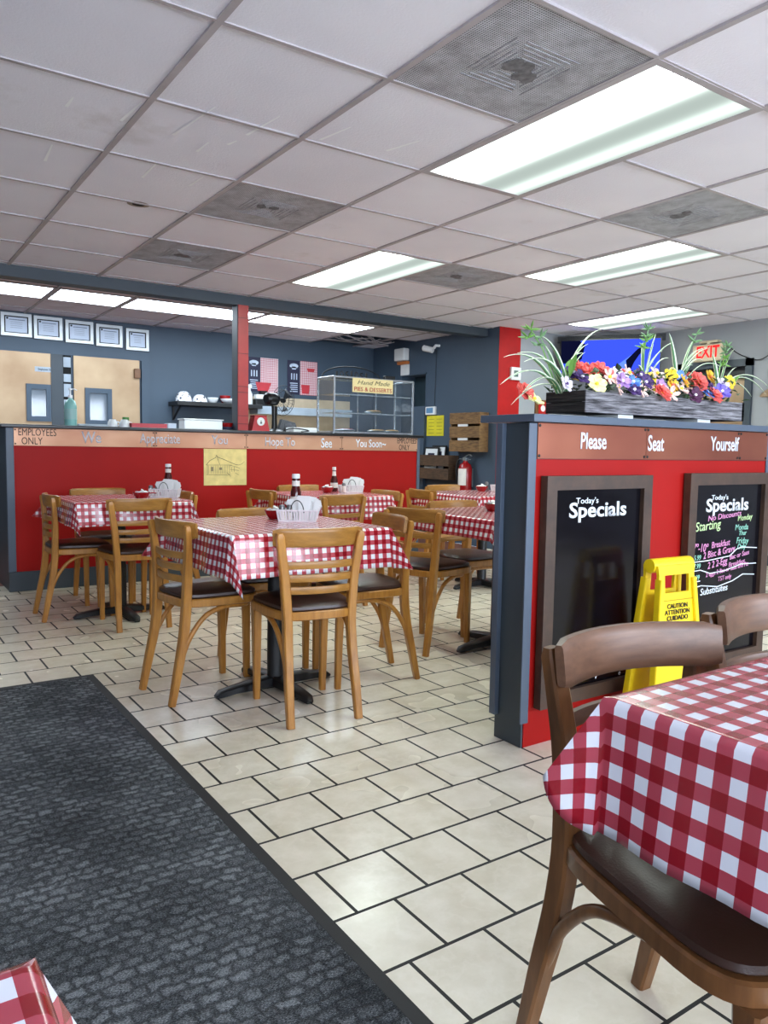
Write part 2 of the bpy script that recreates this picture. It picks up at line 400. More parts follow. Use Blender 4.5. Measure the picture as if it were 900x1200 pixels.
FACE_S = Matrix.Rotation(PI / 2, 4, 'X')                                   # text facing -y
FACE_W = Matrix.Rotation(-PI / 2, 4, 'Z') @ Matrix.Rotation(PI / 2, 4, 'X')  # text facing -x
def text(s, h, loc, mat, parent, name='lettering', rot=FACE_S, sx=1.0, bold=0.0, width=None, align='CENTER', shear=0.0, tilt=0.0, smallcaps=False):
    cu = bpy.data.curves.new('txt', 'FONT'); cu.body = s; cu.size = 1.0; cu.align_x = align; cu.align_y = 'CENTER'
    cu.offset = bold; cu.shear = shear; cu.extrude = 0.0; cu.resolution_u = 3
    ob = bpy.data.objects.new('txt', cu)
    me = bpy.data.meshes.new_from_object(ob)
    bpy.data.objects.remove(ob); bpy.data.curves.remove(cu)
    ys = [v.co.y for v in me.vertices]; xs = [v.co.x for v in me.vertices]
    k = h / 0.72                                    # h = height of a capital
    w = (max(xs) - min(xs)) * k
    kx = (width / w if width else sx) * k
    m = Matrix.Translation(loc) @ rot @ Matrix.Rotation(tilt, 4, 'Z') @ Matrix.Diagonal((kx, k, 1, 1)) @ Matrix.Translation((0, 0, 0.0))
    bm = bmesh.new(); bm.from_mesh(me)
    ret = bmesh.ops.extrude_face_region(bm, geom=list(bm.faces))
    for e in ret['geom']:
        if isinstance(e, bmesh.types.BMVert): e.co.z += 0.0012
    bmesh.ops.recalc_face_normals(bm, faces=bm.faces)
    bm.transform(m); bm.to_mesh(me); bm.free()
    me.materials.clear(); me.materials.append(mat); me.name = name
    o = bpy.data.objects.new(name, me); COL.objects.link(o)
    if parent: o.parent = parent
    return o
def join_texts(objs, name, parent):
    """each word or line of an inscription is a part of its own"""
    for o in objs: o.name = name; o.data.name = name; o.parent = parent
    return objs

# ------------------------------------------------------------------ room shell
ZC = 2.34
XG0, XG = 0.947, 0.6227
YG0, YG = 2.9565, 0.643
def gx(j): return XG0 + XG * j
def gy(k): return YG0 + YG * k
XW, YW = 5.57, 6.07              # kitchen side wall / stripe wall
YB = 8.45                        # kitchen back wall
XR = 7.15                        # far right wall
YF, XL = -2.4, -2.6              # street side wall / left wall

struct('floor', MB().box(XL, XR, YF, 6.2, -0.1, 0), M['floor'])
struct('floor', MB().box(XL, XW, 6.2, YB, -0.1, -0.0005), M['quarry'])
# ceiling: every tile a panel of the one suspended ceiling
lights_main = [(2, -2), (3, 2), (5, 0), (8, 2)]                     # (column, row) of each 2 x 4 troffer
vents = [(1, -2), (1, 1), (1, 3), (4, 2), (4, -1)]
taken = set()
for j, k in lights_main: taken |= {(j, k), (j, k + 1)}
taken |= set(vents)
BEAM = 6.25
cm = MB()
for j in range(-6, 11):
    for k in range(-9, 6):
        if (j, k) in taken: continue
        x0, x1, y0, y1 = gx(j), gx(j + 1), gy(k), gy(k + 1)
        y1 = min(y1, BEAM + 0.05)
        if y0 >= y1: continue
        dz = rnd.uniform(0, 0.004)
        a = rnd.uniform(-0.002, 0.002)
        cm.add([(x0, y0, ZC + dz), (x1, y0, ZC + dz + a), (x1, y1, ZC + dz), (x0, y1, ZC + dz - a)], [(0, 3, 2, 1)])
KX0, KX, KY0, KY = 2.06, 0.64, 6.92, 0.60
ktaken = {(-3, 0), (-2, 0), (-1, 0), (0, 0), (1, 0), (2, 0), (3, 0), (4, 1), (5, 1), (4, 2)}
for j in range(-8, 6):
    for k in range(-2, 3):
        if (j, k) in ktaken: continue
        x0, x1, y0, y1 = KX0 + KX * j, KX0 + KX * (j + 1), KY0 + KY * k, KY0 + KY * (k + 1)
        y0 = max(y0, BEAM + 0.05); y1 = min(y1, YB); x1 = min(x1, XW)
        if y0 >= y1: continue
        dz = rnd.uniform(0, 0.004)
        cm.add([(x0, y0, ZC + dz), (x1, y0, ZC + dz), (x1, y1, ZC + dz), (x0, y1, ZC + dz)], [(0, 3, 2, 1)])
# brown ringed hole in one tile
for r, mi in ((0.05, 2), (0.028, 1)):
    cx, cy = gx(0) + 0.34, gy(2) + 0.02
    cm.add([(cx + r * 1.2 * math.cos(a * PI / 8), cy + r * math.sin(a * PI / 8), ZC - (0.003 if mi == 1 else 0.0015)) for a in range(16)], [tuple(range(15, -1, -1))], mi)
SCUFFS = [(1.125, 3.244, 1.166, 2.882), (1.372, 3.06, 1.4, 2.812), (1.271, 3.359, 1.273, 3.226), (1.348, 3.202, 1.364, 3.139), (0.751, 3.889, 0.737, 3.659), (1.178, 3.837, 1.173, 3.608), (1.404, 3.81, 1.411, 3.637), (1.641, 2.92, 1.676, 2.734), (1.93, 2.852, 1.98, 2.68), (0.703, 3.224, 0.706, 3.122), (0.909, 3.23, 0.926, 3.008)]
for (ax_, ay_, bx_, by_) in SCUFFS:
    dx_, dy_ = bx_ - ax_, by_ - ay_; ll_ = math.hypot(dx_, dy_); ox_, oy_ = -dy_ / ll_ * .007, dx_ / ll_ * .007
    cm.add([(ax_ - ox_, ay_ - oy_, ZC - .001), (ax_ + ox_, ay_ + oy_, ZC - .001), (bx_ + ox_ * .4, by_ + oy_ * .4, ZC - .001), (bx_ - ox_ * .4, by_ - oy_ * .4, ZC - .001)], [(0, 1, 2, 3)], 3)
struct('ceiling', cm, [M['ceil'], M['void'], plain('brown_ceiling_stain', (150, 136, 124), 0.9), plain('pale_scrape', (252, 252, 255), 0.9, var=.01)])
struct('ceiling', MB().box(XL - 0.2, XR + 0.2, YF - 0.2, YB + 0.3, ZC + 0.2, ZC + 0.3), M['void'])
tb = MB()
for j in range(-5, 11):
    tb.box(gx(j) - 0.012, gx(j) + 0.012, YF, BEAM + 0.02, ZC - 0.005, ZC + 0.012)
for k in range(-8, 6):
    for j in range(-6, 11):
        if (j, k - 1) in lights_main: continue
        tb.box(gx(j) + .012, gx(j + 1) - .012, gy(k) - 0.009, gy(k) + 0.009, ZC - 0.004, ZC + 0.012)
struct('trim_1', tb, M['tbar'])
tb = MB()
for j in range(-7, 6):
    for y0_, y1_ in ((BEAM + .1, KY0), (KY0, KY0 + KY), (KY0 + KY, YB)):
        if y0_ == KY0 and j in (-2, 1, 3): continue
        tb.box(KX0 + KX * j - 0.012, KX0 + KX * j + 0.012, y0_, y1_, ZC - 0.005, ZC + 0.012)
for k in range(-1, 3): tb.box(XL, XW, KY0 + KY * k - 0.009, KY0 + KY * k + 0.009, ZC - 0.004, ZC + 0.012)
struct('trim_2', tb, M['tbar'])
# walls
HT = ZC + 0.2
struct('wall_back', MB().box(XL, XW + 0.3, YB, YB + 0.2, 0, HT), M['slate'])
xw = MB()
DX0, DX1 = 7.30, 7.82                                               # doorway in the kitchen side wall
xw.box(XW, XW + 0.30, YW + 0.002, DX0, 0, HT); xw.box(XW, XW + 0.30, DX1, YB, 0, HT); xw.box(XW, XW + 0.30, DX0, DX1, 1.96, HT)
struct('wall_kitchen', xw, M['slate'])
struct('wall_end', MB().box(XW - 0.001, XW + 0.302, YW - 0.004, YW + 0.0015, 0, HT), M['red_wall'])
struct('wall_rear', MB().box(XW + 0.30, XR + 0.2, YW, YW + 0.2, 0, HT), M['grey_wall'])
struct('wall_right', MB().box(XR, XR + 0.2, YF, 4.2, 0, HT).box(XR, XR + 0.2, 5.02, YW, 0, HT).box(XR, XR + 0.2, 4.2, 5.02, 1.98, HT), M['grey_wall'])
struct('wall_left', MB().box(XL - 0.2, XL, YF, YB, 0, HT), M['grey_wall'])
# street side wall with a row of windows behind the camera
wf = MB().box(XL, XR, YF - 0.2, YF, 0, 0.7).box(XL, XR, YF - 0.2, YF, 2.12, HT)
wx = [-2.2, -0.5, 0.0, 1.7, 2.2, 3.9, 4.4, 6.1]
prev = XL
for a, b in zip(wx[0::2], wx[1::2]):
    wf.box(prev, a, YF - 0.2, YF, 0.7, 2.12); prev = b
wf.box(prev, XR, YF - 0.2, YF, 0.7, 2.12)
struct('wall_front', wf, M['grey_wall'])
for i, (a, b) in enumerate(zip(wx[0::2], wx[1::2])):
    f = MB()
    for (p, q, r_, t) in ((a, b, 0.7, 0.75), (a, b, 2.07, 2.12), (a, a + 0.05, 0.75, 2.07), (b - 0.05, b, 0.75, 2.07)): f.box(p, q, YF - 0.14, YF - 0.06, r_, t)
    w = struct('window_%d' % (i + 1), f, M['slate_dark'])
    MB().box(a + 0.05, b - 0.05, YF - 0.105, YF - 0.098, 0.75, 2.07).build('pane', M['window'], w)
# beam over the counter
struct('trim_3', MB().box(XL, XW, BEAM, BEAM + 0.14, ZC - 0.085, ZC + 0.02, bev=0.004), M['slate_dark'])
# dark doorway beside the counter end
d = struct('door_1', MB().box(XW + 0.2, XW + 0.24, DX0, DX1, 0, 1.96), plain('dark_teal_door', (40, 58, 66), 0.5))
MB().box(XW - 0.004, XW + 0.2, DX0, DX0 + 0.02, 0, 1.96).box(XW - 0.004, XW + 0.2, DX1 - 0.02, DX1, 0, 1.96).box(XW - 0.004, XW + 0.2, DX0, DX1, 1.94, 1.96).build('door_frame', M['slate'], d)
struct('door_2', MB().box(XR + 0.08, XR + 0.12, 4.27, 4.95, 0, 1.93), M['brass'])
d2 = bpy.data.objects['door_2']
MB().box(XR - 0.03, XR + 0.16, 4.2, 4.27, 0, 1.98).box(XR - 0.03, XR + 0.16, 4.95, 5.02, 0, 1.98).box(XR - 0.03, XR + 0.16, 4.2, 5.02, 1.91, 1.98).build('door_frame', M['slate_dark'], d2)
MB().box(XR + 0.05, XR + 0.08, 4.27, 4.95, 1.80, 1.91).build('black_top_bar', M['black'], d2)  # black bar across the top of the door opening
struct('baseboard_right', MB().box(XR - 0.012, XR, YF, 4.2, 0, 0.1), M['slate_dark'])
struct('baseboard_rear', MB().box(XW + 0.31, XR, YW - 0.012, YW, 0, 0.1), M['slate_dark'])

# kitchen doors in the back wall
def kitchen_door(n, x0, x1, wx0, wx1, wz0, wz1, swing):
    d = MB().box(x0, x1, YB - 0.05, YB - 0.01, 0.02, 1.95)
    o = struct(n, d, M['brass'])
    f = MB()
    for (p, q, r_, t) in ((wx0, wx1, wz0, wz0 + 0.05), (wx0, wx1, wz1 - 0.05, wz1), (wx0, wx0 + 0.045, wz0 + .05, wz1 - .05), (wx1 - 0.045, wx1, wz0 + .05, wz1 - .05)): f.box(p, q, YB - 0.07, YB - 0.04, r_, t)
    f.build('window_frame', M['slate'], o)
    MB().box(wx0 + 0.045, wx1 - 0.045, YB - 0.055, YB - 0.051, wz0 + 0.05, wz1 - 0.05).build('pane', M['mirror_dark'], o)
    MB().box(x0, x1, YB - 0.056, YB - 0.05, 0.05, 0.42).build('kick_plate', M['copper'], o)
    return o
kd = kitchen_door('door_3', 0.75, 1.64, 1.405, 1.655 - 0.02, 1.27, 1.64, 0)
MB().box(1.64, 1.755, YB - 0.06, YB - 0.012, 0.02, 1.95).build('painted_shade_strip', M['slate_dark'], kd)  # dark strip puts the shading on the door leaf into colour
text('Employees Only', 0.022, (1.59, YB - 0.052, 1.79), M['ink'], kd, 'lettering', sx=0.7, bold=0.01)
MB().box(1.49, 1.69, YB - 0.0525, YB - 0.05, 1.765, 1.815).build('name_plate', M['shelf_grey'], kd)
kd = kitchen_door('door_4', 1.86, 2.53, 1.965, 2.235, 1.25, 1.63, 0)
fr = MB().box(0.70, 2.66, YB - 0.03, YB, 1.95, 2.02).box(2.56, 2.65, YB - 0.03, YB, 0, 1.95).box(1.84, 1.86, YB - 0.02, YB, 0, 1.95)
fr.build('door_frame', M['slate'], kd)
MB().box(1.757, 1.84, YB - 0.02, YB - 0.008, 0, 1.95).build('dark_gap', M['void'], kd)
g = MB()
for z0, z1 in ((1.83, 1.93), (1.68, 1.76), (1.53, 1.66), (1.38, 1.50), (1.25, 1.36)): g.box(1.765, 1.835, YB - 0.03, YB - 0.022, z0, z1)
g.build('shelves_seen_through_gap', M['shelf_grey'], kd)
MB().box(2.47, 2.53, YB - 0.09, YB - 0.05, 1.76, 1.86, bev=0.006).build('hinge_block', M['oak_dark'], kd)

# ------------------------------------------------------------------ ceiling lights and vents
def troffer(x0, x1, y0, y1, label, cool=False):
    t = thing('ceiling_light', label, 'ceiling light', ((x0 + x1) / 2, (y0 + y1) / 2, ZC), 0, 'kitchen fluorescent lights' if cool else 'dining room fluorescent lights')
    w, h = (x1 - x0) / 2, (y1 - y0) / 2
    f = MB(); b = 0.03
    for (p, q, r_, s_) in ((-w, w, -h, -h + b), (-w, w, h - b, h), (-w, -w + b, -h + b, h - b), (w - b, w, -h + b, h - b)): f.box(p, q, r_, s_, -0.006, 0.012)
    f.build('frame', M['tbar'], t)
    a, c = w - b, h - b
    MB().add([(-a, -c, -0.003), (a, -c, -0.003), (a, c, -0.003), (-a, c, -0.003)], [(0, 3, 2, 1)], 0, [[(0, 0), (0, 1), (1, 1), (1, 0)]]).build('diffuser', M['tube_cool' if cool else 'tube'], t)
    MB().box(-w, w, -h, h, 0.02, 0.12).build('housing', M['white'], t)
    return t
troffer(gx(2), gx(3), gy(-2), gy(0), 'large lit fluorescent ceiling panel nearest the camera, beside a dusty vent')
troffer(gx(3), gx(4), gy(2), gy(4), 'lit fluorescent ceiling panel above the middle tables, short of the slate beam')
troffer(gx(5), gx(6), gy(0), gy(2), 'lit fluorescent ceiling panel above the flower box, right of the middle one')
troffer(gx(8), gx(9), gy(2), gy(4), 'farthest lit fluorescent panel on the right, toward the exit sign')
troffer(KX0 + KX * -3, KX0 + KX * -1, KY0, KY0 + KY, 'cool kitchen ceiling light at far left above the framed certificates', True)
troffer(KX0 + KX * -1, KX0, KY0, KY0 + KY, 'short square kitchen ceiling light, second from left behind the beam', True)
troffer(KX0, KX0 + KX * 2, KY0, KY0 + KY, 'long kitchen ceiling light just left of the red post', True)
troffer(KX0 + KX * 2, KX0 + KX * 4, KY0, KY0 + KY, 'long kitchen ceiling light just right of the red post', True)
def vent(j, k, label):
    t = thing('ceiling_vent', label, 'vent', ((gx(j) + gx(j + 1)) / 2, (gy(k) + gy(k + 1)) / 2, ZC), 0, 'perforated ceiling vents')
    w, h = XG / 2 - 0.012, YG / 2 - 0.01
    MB().box(-w, w, -h, h, 0.0, 0.02).build('perforated_panel', M['vent'], t)
    c = MB()
    for a in range(4):
        m = Matrix.Rotation(a * PI / 2, 4, 'Z')
        q = MB()
        for i in range(5):
            o = 0.028 + i * 0.022
            q.box(-o, o * 0.8, o, o + 0.006, -0.0015, 0.0)
        q.box(-0.14, 0.10, 0.137, 0.142, -0.0015, 0.0)
        q.xf(m); c.add(q.v, q.f)
    c.build('diffuser_core', M['vent_dust'], t)
    b = MB(); r_ = random.Random(j * 31 + k)
    for i in range(3):
        px, py, rr = r_.uniform(-0.06, 0.06), r_.uniform(-0.05, 0.05), r_.uniform(0.025, 0.05)
        b.add([(px + rr * r_.uniform(0.7, 1.1) * math.cos(a * PI / 6), py + rr * r_.uniform(0.6, 1.1) * math.sin(a * PI / 6), -0.0022 - 0.0003 * i) for a in range(12)], [tuple(range(11, -1, -1))])
    b.build('dust_patch', M['vent_dark'], t)
vent(1, -2, 'large dusty ceiling vent at the top, left of the nearest light')
vent(1, 1, 'square ceiling vent in the left half, nearer of its two in a row')
vent(1, 3, 'square ceiling vent close to the slate beam, farther of its two in a row')
vent(4, 2, 'stained ceiling vent touching the end of the middle light')
vent(4, -1, 'grey ceiling vent on the right between the two big lights')
# hole with hanging wires in the kitchen ceiling
w = MB()
for i in range(7):
    x0, y0 = rnd.uniform(4.5, 5.0), rnd.uniform(7.55, 7.9)
    w.tube([(x0 + 0.09 * s, y0 + 0.05 * s * (1 if i % 2 else 0.3), ZC + 0.02 - 0.05 * math.sin(s * PI / 6) * (0.6 + 0.1 * i)) for s in range(7)], 0.006, n=6)
tag(w.build('ceiling_wires', M['tbar'], None, True), 'loose grey wires in the open ceiling gap over the pie case', 'wire')

# ------------------------------------------------------------------ service counter
CY = 5.937
ct = thing('service_counter', 'long red service counter with copper lettered band and slate frame', 'counter', (0.85, CY, 0))
def loc(mb): return mb.xf(Matrix.Translation((-0.85, -CY, 0)))
loc(MB().box(0.86, 4.45, CY + 0.02, CY + 0.5, 0, 1.16)).build('body', M['slate_dark'], ct)
loc(MB().box(0.905, 4.425, CY, CY + 0.02, 0.14, 1.04)).build('red_panel', M['red_panel'], ct)
loc(MB().box(0.855, 4.455, CY - 0.018, CY + 0.02, 0, 0.14, bev=0.004)).build('toe_board', M['slate_dark'], ct)
for a, b in ((0.855, 0.905), (4.425, 4.455)): loc(MB().box(a, b, CY - 0.012, CY + 0.02, 0.14, 1.16, bev=0.003)).build('side_trim', M['slate_trim'], ct)
loc(MB().box(0.82, 4.48, CY - 0.04, CY + 0.55, 1.16, 1.185, bev=0.006)).build('worktop', M['black_gloss'], ct)
for a, b in ((0.907, 1.90), (1.904, 2.66), (2.664, 3.58), (3.584, 4.428)):
    cbo = loc(MB().box(a, b, CY - 0.008, CY, 1.035, 1.158)).build('copper_band', M['copper'], ct)
    for x in (a + .009, b - .011):
        for zz in (1.048, 1.146): loc(MB().lathe([(0.006, 0), (0.004, 0.003), (0.0, 0.0035)], (x, CY - 0.008, zz), n=8, mat=Matrix.Rotation(PI / 2, 4, 'X'))).build('screw', M['ink'], cbo)
yl = -0.0085
def band(s, x0, x1, h, zc, mat, bold=0.0, shear=0):
    return text(s, h, ((x0 + x1) / 2 - 0.85, yl, zc), mat, None, 'lettering', width=x1 - x0, bold=bold, shear=shear)
wl = [band('We', 1.36, 1.50, 0.085, 1.098, M['letter_silver'], 0.012), band('Appreciate', 1.785, 2.10, 0.075, 1.10, M['letter_silver'], 0.012),
      band('You', 2.36, 2.50, 0.072, 1.10, M['letter_silver'], 0.012), band('Hope To', 2.83, 3.11, 0.075, 1.095, M['letter_silver'], 0.012),
      band('See', 3.37, 3.48, 0.085, 1.09, M['letter_white'], 0.012), band('You Soon~', 3.73, 4.06, 0.072, 1.095, M['letter_white'], 0.012)]
join_texts(wl, 'white_lettering', ct)
for a, b, w_ in ((0.935, 1.185, 0.7), (4.19, 4.41, 0.7)):
    join_texts([band('EMPLOYEES', a, b, 0.052, 1.128, M['ink']), band('ONLY', a + 0.02, a + (b - a) * 0.55 + 0.02, 0.052, 1.066, M['ink'])], 'black_lettering', ct)
# pencil sketch pinned to the counter
sk = thing('sketch', 'yellowed pencil sketch of a shack pinned to the red counter', 'picture', (2.295, CY, 0.735))
MB().box(0, 0.37, -0.004, -0.0005, 0, 0.296).build('sheet', M['cream_paper'], sk)
ln = MB()
def stroke(pts, r=0.0012, y=-0.0048):
    ln.tube([(p[0], y, p[1]) for p in pts], r, n=5)
roof = [(0.02, 0.165), (0.05, 0.20), (0.10, 0.225), (0.105, 0.245), (0.125, 0.225), (0.16, 0.215), (0.27, 0.17), (0.30, 0.165)]
stroke(roof, 0.0018); stroke([(0.02, 0.165), (0.24, 0.165)]); stroke([(0.105, 0.245), (0.135, 0.17)]); stroke([(0.03, 0.165), (0.03, 0.09)]); stroke([(0.22, 0.165), (0.22, 0.085)])
stroke([(0.02, 0.088), (0.22, 0.082)]); stroke([(0.22, 0.165), (0.31, 0.14)]); stroke([(0.24, 0.15), (0.24, 0.11)]); stroke([(0.26, 0.15), (0.26, 0.11)]); stroke([(0.225, 0.13), (0.30, 0.12)])
stroke([(0.20, 0.10), (0.23, 0.075), (0.225, 0.068)]); stroke([(0.27, 0.10), (0.30, 0.085)]); stroke([(0.30, 0.165), (0.33, 0.175), (0.35, 0.195)])
for i in range(9): stroke([(0.04 + 0.02 * i, 0.16), (0.04 + 0.02 * i, 0.095)], 0.0008)
ln.build('pencil_lines', M['pencil'], sk)
MB().box(0.06, 0.08, -0.0047, -0.0044, 0.115, 0.15).box(0.13, 0.155, -0.0047, -0.0044, 0.125, 0.145).build('shading', M['shade'], sk)
# red post between worktop and beam
p = thing('post', 'red painted square post rising from the counter to the ceiling beam', 'post', (2.76, 6.29, 1.185))
MB().box(-0.045, 0.05, -0.07, -0.062, 0, 1.07).build('red_face', M['red_post'], p)
MB().box(-0.05, 0.05, -0.062, 0.05, 0, 1.07).build('shaft', M['slate_dark'], p)
for zz in (0.06, 0.13, 0.33, 0.38, 0.66, 0.96): MB().box(-0.0455, 0.0505, -0.0708, -0.0695, zz, zz + 0.004).build('joint_line', M['ink'], p)

# ------------------------------------------------------------------ dividing half wall
PY = 1.921
pw = thing('divider_wall', 'red half wall divider with slate end, copper band and slate cap', 'partition', (1.92, PY, 0))
def ploc(mb): return mb.xf(Matrix.Translation((-1.92, -PY, 0)))
ploc(MB().box(1.928, 3.425, PY + 0.008, PY + 0.135, 0, 1.155)).build('core', M['slate_dark'], pw)
ploc(MB().box(1.93, 3.42, PY, PY + 0.008, 0, 1.03)).build('red_panel', M['red_panel'], pw)
ploc(MB().box(1.92, 1.928, PY + 0.002, PY + 0.14, 0, 1.155)).build('end_panel', M['slate_dark'], pw)
for q in ((1.908, 1.946, PY - 0.006, PY + 0.0, 0.09, 1.155), (3.405, 3.43, PY - 0.006, PY, 0, 1.155), (1.9, 1.92, PY + 0.12, PY + 0.15, 0.09, 1.155)): ploc(MB().box(*q, bev=0.002)).build('corner_trim', M['slate_trim'], pw)
ploc(MB().box(1.90, 3.47, PY - 0.035, PY + 0.24, 1.158, 1.185, bev=0.003)).build('cap', M['slate_trim'], pw)
for a, b in ((1.95, 2.541), (2.543, 3.18), (3.182, 3.404)):
    cbo = ploc(MB().box(a, b, PY - 0.006, PY + 0.008, 1.032, 1.156)).build('copper_band', M['copper_red'], pw)
    for x in (a + .008, b - .009):
        for zz in (1.042, 1.147): ploc(MB().lathe([(0.006, 0), (0.004, 0.003), (0.0, 0.0035)], (x, PY - 0.006, zz), n=8, mat=Matrix.Rotation(PI / 2, 4, 'X'))).build('screw', M['ink'], cbo)
def pband(s, x0, x1, h, zc, bold=0.015): return text(s, h, ((x0 + x1) / 2 - 1.92, -0.0065, zc), M['letter_white'], None, 'lettering', width=x1 - x0, bold=bold)
join_texts([pband('Please', 2.165, 2.305, 0.06, 1.095), pband('Seat', 2.55, 2.65, 0.062, 1.093), pband('Yourself', 2.965, 3.175, 0.06, 1.098)], 'white_lettering', pw)

# ------------------------------------------------------------------ chalkboards
def chalkboard(x0, x1, z0, z1, label):
    t = thing('chalkboard', label, 'chalkboard', (x0, PY - 0.006, z0), 0, 'framed specials boards')
    w, h = x1 - x0, z1 - z0; b = 0.05
    f = MB()
    def bar(pts):   # mitred frame member
        f.prism(pts, 0, 0.032, Matrix.Rotation(PI / 2, 4, 'X'))
    bar([(0, 0), (w, 0), (w - b, b), (b, b)]); bar([(0, h), (b, h - b), (w - b, h - b), (w, h)])
    bar([(0, 0), (b, b), (b, h - b), (0, h)]); bar([(w, 0), (w, h), (w - b, h - b), (w - b, b)])
    f.build('frame', M['chalkframe'], t)
    MB().box(b, w - b, -0.014, -0.002, b, h - b).build('slate', M['slateboard'], t)
    return t, w, h
BYT = -0.0145
def ch(s, h, x, z, mat, width=None, bold=0.0, tilt=0.0, shear=0.15, align='LEFT'):
    return text(s, h, (x, BYT, z), mat, None, 'lettering', width=width, bold=bold, tilt=R(tilt), shear=shear, align=align)
b1, w, h = chalkboard(1.972, 2.551, 0.14, 0.972, 'nearer framed chalkboard, blank below its Specials heading')
join_texts([ch("Today's", 0.022, 0.165, h - 0.092, M['chalk_white'], width=0.12, shear=0.0), ch('Specials', 0.055, 0.13, h - 0.128, M['chalk_white'], width=0.315, bold=0.022, shear=0.0)], 'printed_heading', b1)
def squiggle(t, pts, mat, r=0.003, name='chalk_line'):
    m = MB(); m.tube([(x, BYT - 0.0005, z) for x, z in pts], r, n=6); return m.build(name, mat, t)
join_texts([ch('v', 0.03, 0.30, 0.075, M['chalk_white']), ch('e', 0.02, 0.44, 0.065, M['chalk_white'])], 'chalk_writing', b1)
b2, w2, h2 = chalkboard(2.797, 3.402, 0.14, 0.978, 'farther framed chalkboard covered in handwritten menu prices')
join_texts([ch("Today's", 0.022, 0.175, h2 - 0.105, M['chalk_white'], width=0.12, shear=0.0), ch('Specials', 0.055, 0.138, h2 - 0.140, M['chalk_white'], width=0.315, bold=0.022, shear=0.0)], 'printed_heading', b2)
def cw(s_, hh, x0, x1, d, mat, tilt=0.0, b=0.005): return ch(s_, hh, x0, h2 - d - .004, M[mat], width=x1 - x0, tilt=tilt, bold=b)
join_texts([cw('No Discounts', .024, .155, .40, .190, 'chalk_pink', 4), cw('Starting', .040, .068, .25, .224, 'chalk_green', 3), cw('Monday', .026, .376, .49, .197, 'chalk_green', 3),
    cw('Monda', .026, .36, .46, .236, 'chalk_cyan'), cw('Thur', .022, .39, .45, .262, 'chalk_cyan'), cw('Friday', .028, .375, .47, .294, 'chalk_cyan', -3), cw('Only', .024, .385, .45, .322, 'chalk_cyan'),
    cw('7\u00ba-10\u00ba', .036, .06, .165, .309, 'chalk_pink', -3), cw('Breakfast', .028, .19, .325, .305, 'chalk_pink', 3), cw('$5.99', .022, .055, .118, .352, 'chalk_cyan'), cw('2 Bisc & Gravy', .030, .135, .37, .347, 'chalk_pink', 5),
    cw('$7.99', .022, .055, .118, .388, 'chalk_cyan'), cw('2 2 2-Egg', .030, .17, .315, .392, 'chalk_pink', 6), cw('Bac or Saus', .022, .33, .48, .366, 'chalk_pink', 6), cw('Breakfast', .020, .325, .45, .398, 'chalk_pink', 5),
    cw('$8.99', .022, .055, .115, .436, 'chalk_cyan'), cw('2 eggs 2 Bac or Saus and Ptt', .020, .16, .48, .430, 'chalk_pink', 5), cw('TST only', .020, .25, .35, .455, 'chalk_pink', 4),
    cw('No', .030, .054, .09, .512, 'chalk_white'), cw('Substitutes', .030, .125, .325, .502, 'chalk_white', 2), cw('No Charge', .034, .115, .30, .785, 'chalk_white', 3)], 'chalk_writing', b2)
def zz(pts): return [(x, h2 - z) for x, z in pts]
for pts in ([(0.055, 0.372), (0.16, 0.372), (0.33, 0.362), (0.38, 0.335), (0.42, 0.328), (0.54, 0.338)], [(0.055, 0.411), (0.12, 0.409), (0.19, 0.428), (0.30, 0.424), (0.42, 0.404), (0.54, 0.408)],
            [(0.055, 0.458), (0.12, 0.455)], [(0.06, 0.482), (0.13, 0.476), (0.25, 0.49), (0.36, 0.474), (0.44, 0.450), (0.53, 0.458)]):
    squiggle(b2, zz(pts), M['chalk_white'], 0.0022)

# ------------------------------------------------------------------ caution sign
cs = thing('caution_sign', 'yellow folding caution floor sign standing before the farther chalkboard', 'floor sign', (2.475, 1.74, 0), R(-4))
def panel(front):
    s = -1 if front else 1
    m = MB()
    def P(u, v): return (u, s * (0.062 - 0.04 * v / 0.655), v)      # leaning panel
    def half(v): return 0.150 - 0.055 * min(1, v / 0.60)
    th = 0.012
    rows = [(0.0, None), (0.47, None), (0.47, 0.068), (0.60, 0.068), (0.60, None), (0.655, None)]
    def quadbox(u0a, u1a, va, u0b, u1b, vb):
        a, b, c, d = P(u0a, va), P(u1a, va), P(u1b, vb), P(u0b, vb)
        o = [(p[0], p[1] + s * th, p[2]) for p in (a, b, c, d)]
        m.add([a, b, c, d] + o, [(0, 1, 2, 3), (7, 6, 5, 4), (0, 4, 5, 1), (1, 5, 6, 2), (2, 6, 7, 3), (3, 7, 4, 0)])
    quadbox(-half(0.04), half(0.04), 0.04, -half(0.55), half(0.55), 0.55)
    quadbox(-half(0.55), -0.065, 0.55, -half(0.615), -0.065, 0.615); quadbox(0.065, half(0.55), 0.55, 0.065, half(0.615), 0.615)
    quadbox(-half(0.615), half(0.615), 0.615, -0.10, 0.10, 0.65)
    quadbox(-half(0.0) - 0.004, -0.10, 0.0, -half(0.04), -0.10, 0.04); quadbox(0.10, half(0) + 0.004, 0.0, 0.10, half(0.04), 0.04)
    # raised side ribs
    for sg in (-1, 1):
        pts = [(sg * (half(v) - 0.008), P(0, v)[1] + s * 0.008, v) for v in (0.0, 0.2, 0.4, 0.6)]
        m.sweep(pts, (0.022, 0.03), (1, 0, 0))
    return m.build('front_panel' if front else 'rear_panel', M['yellow'], cs)
fp = panel(True); panel(False)
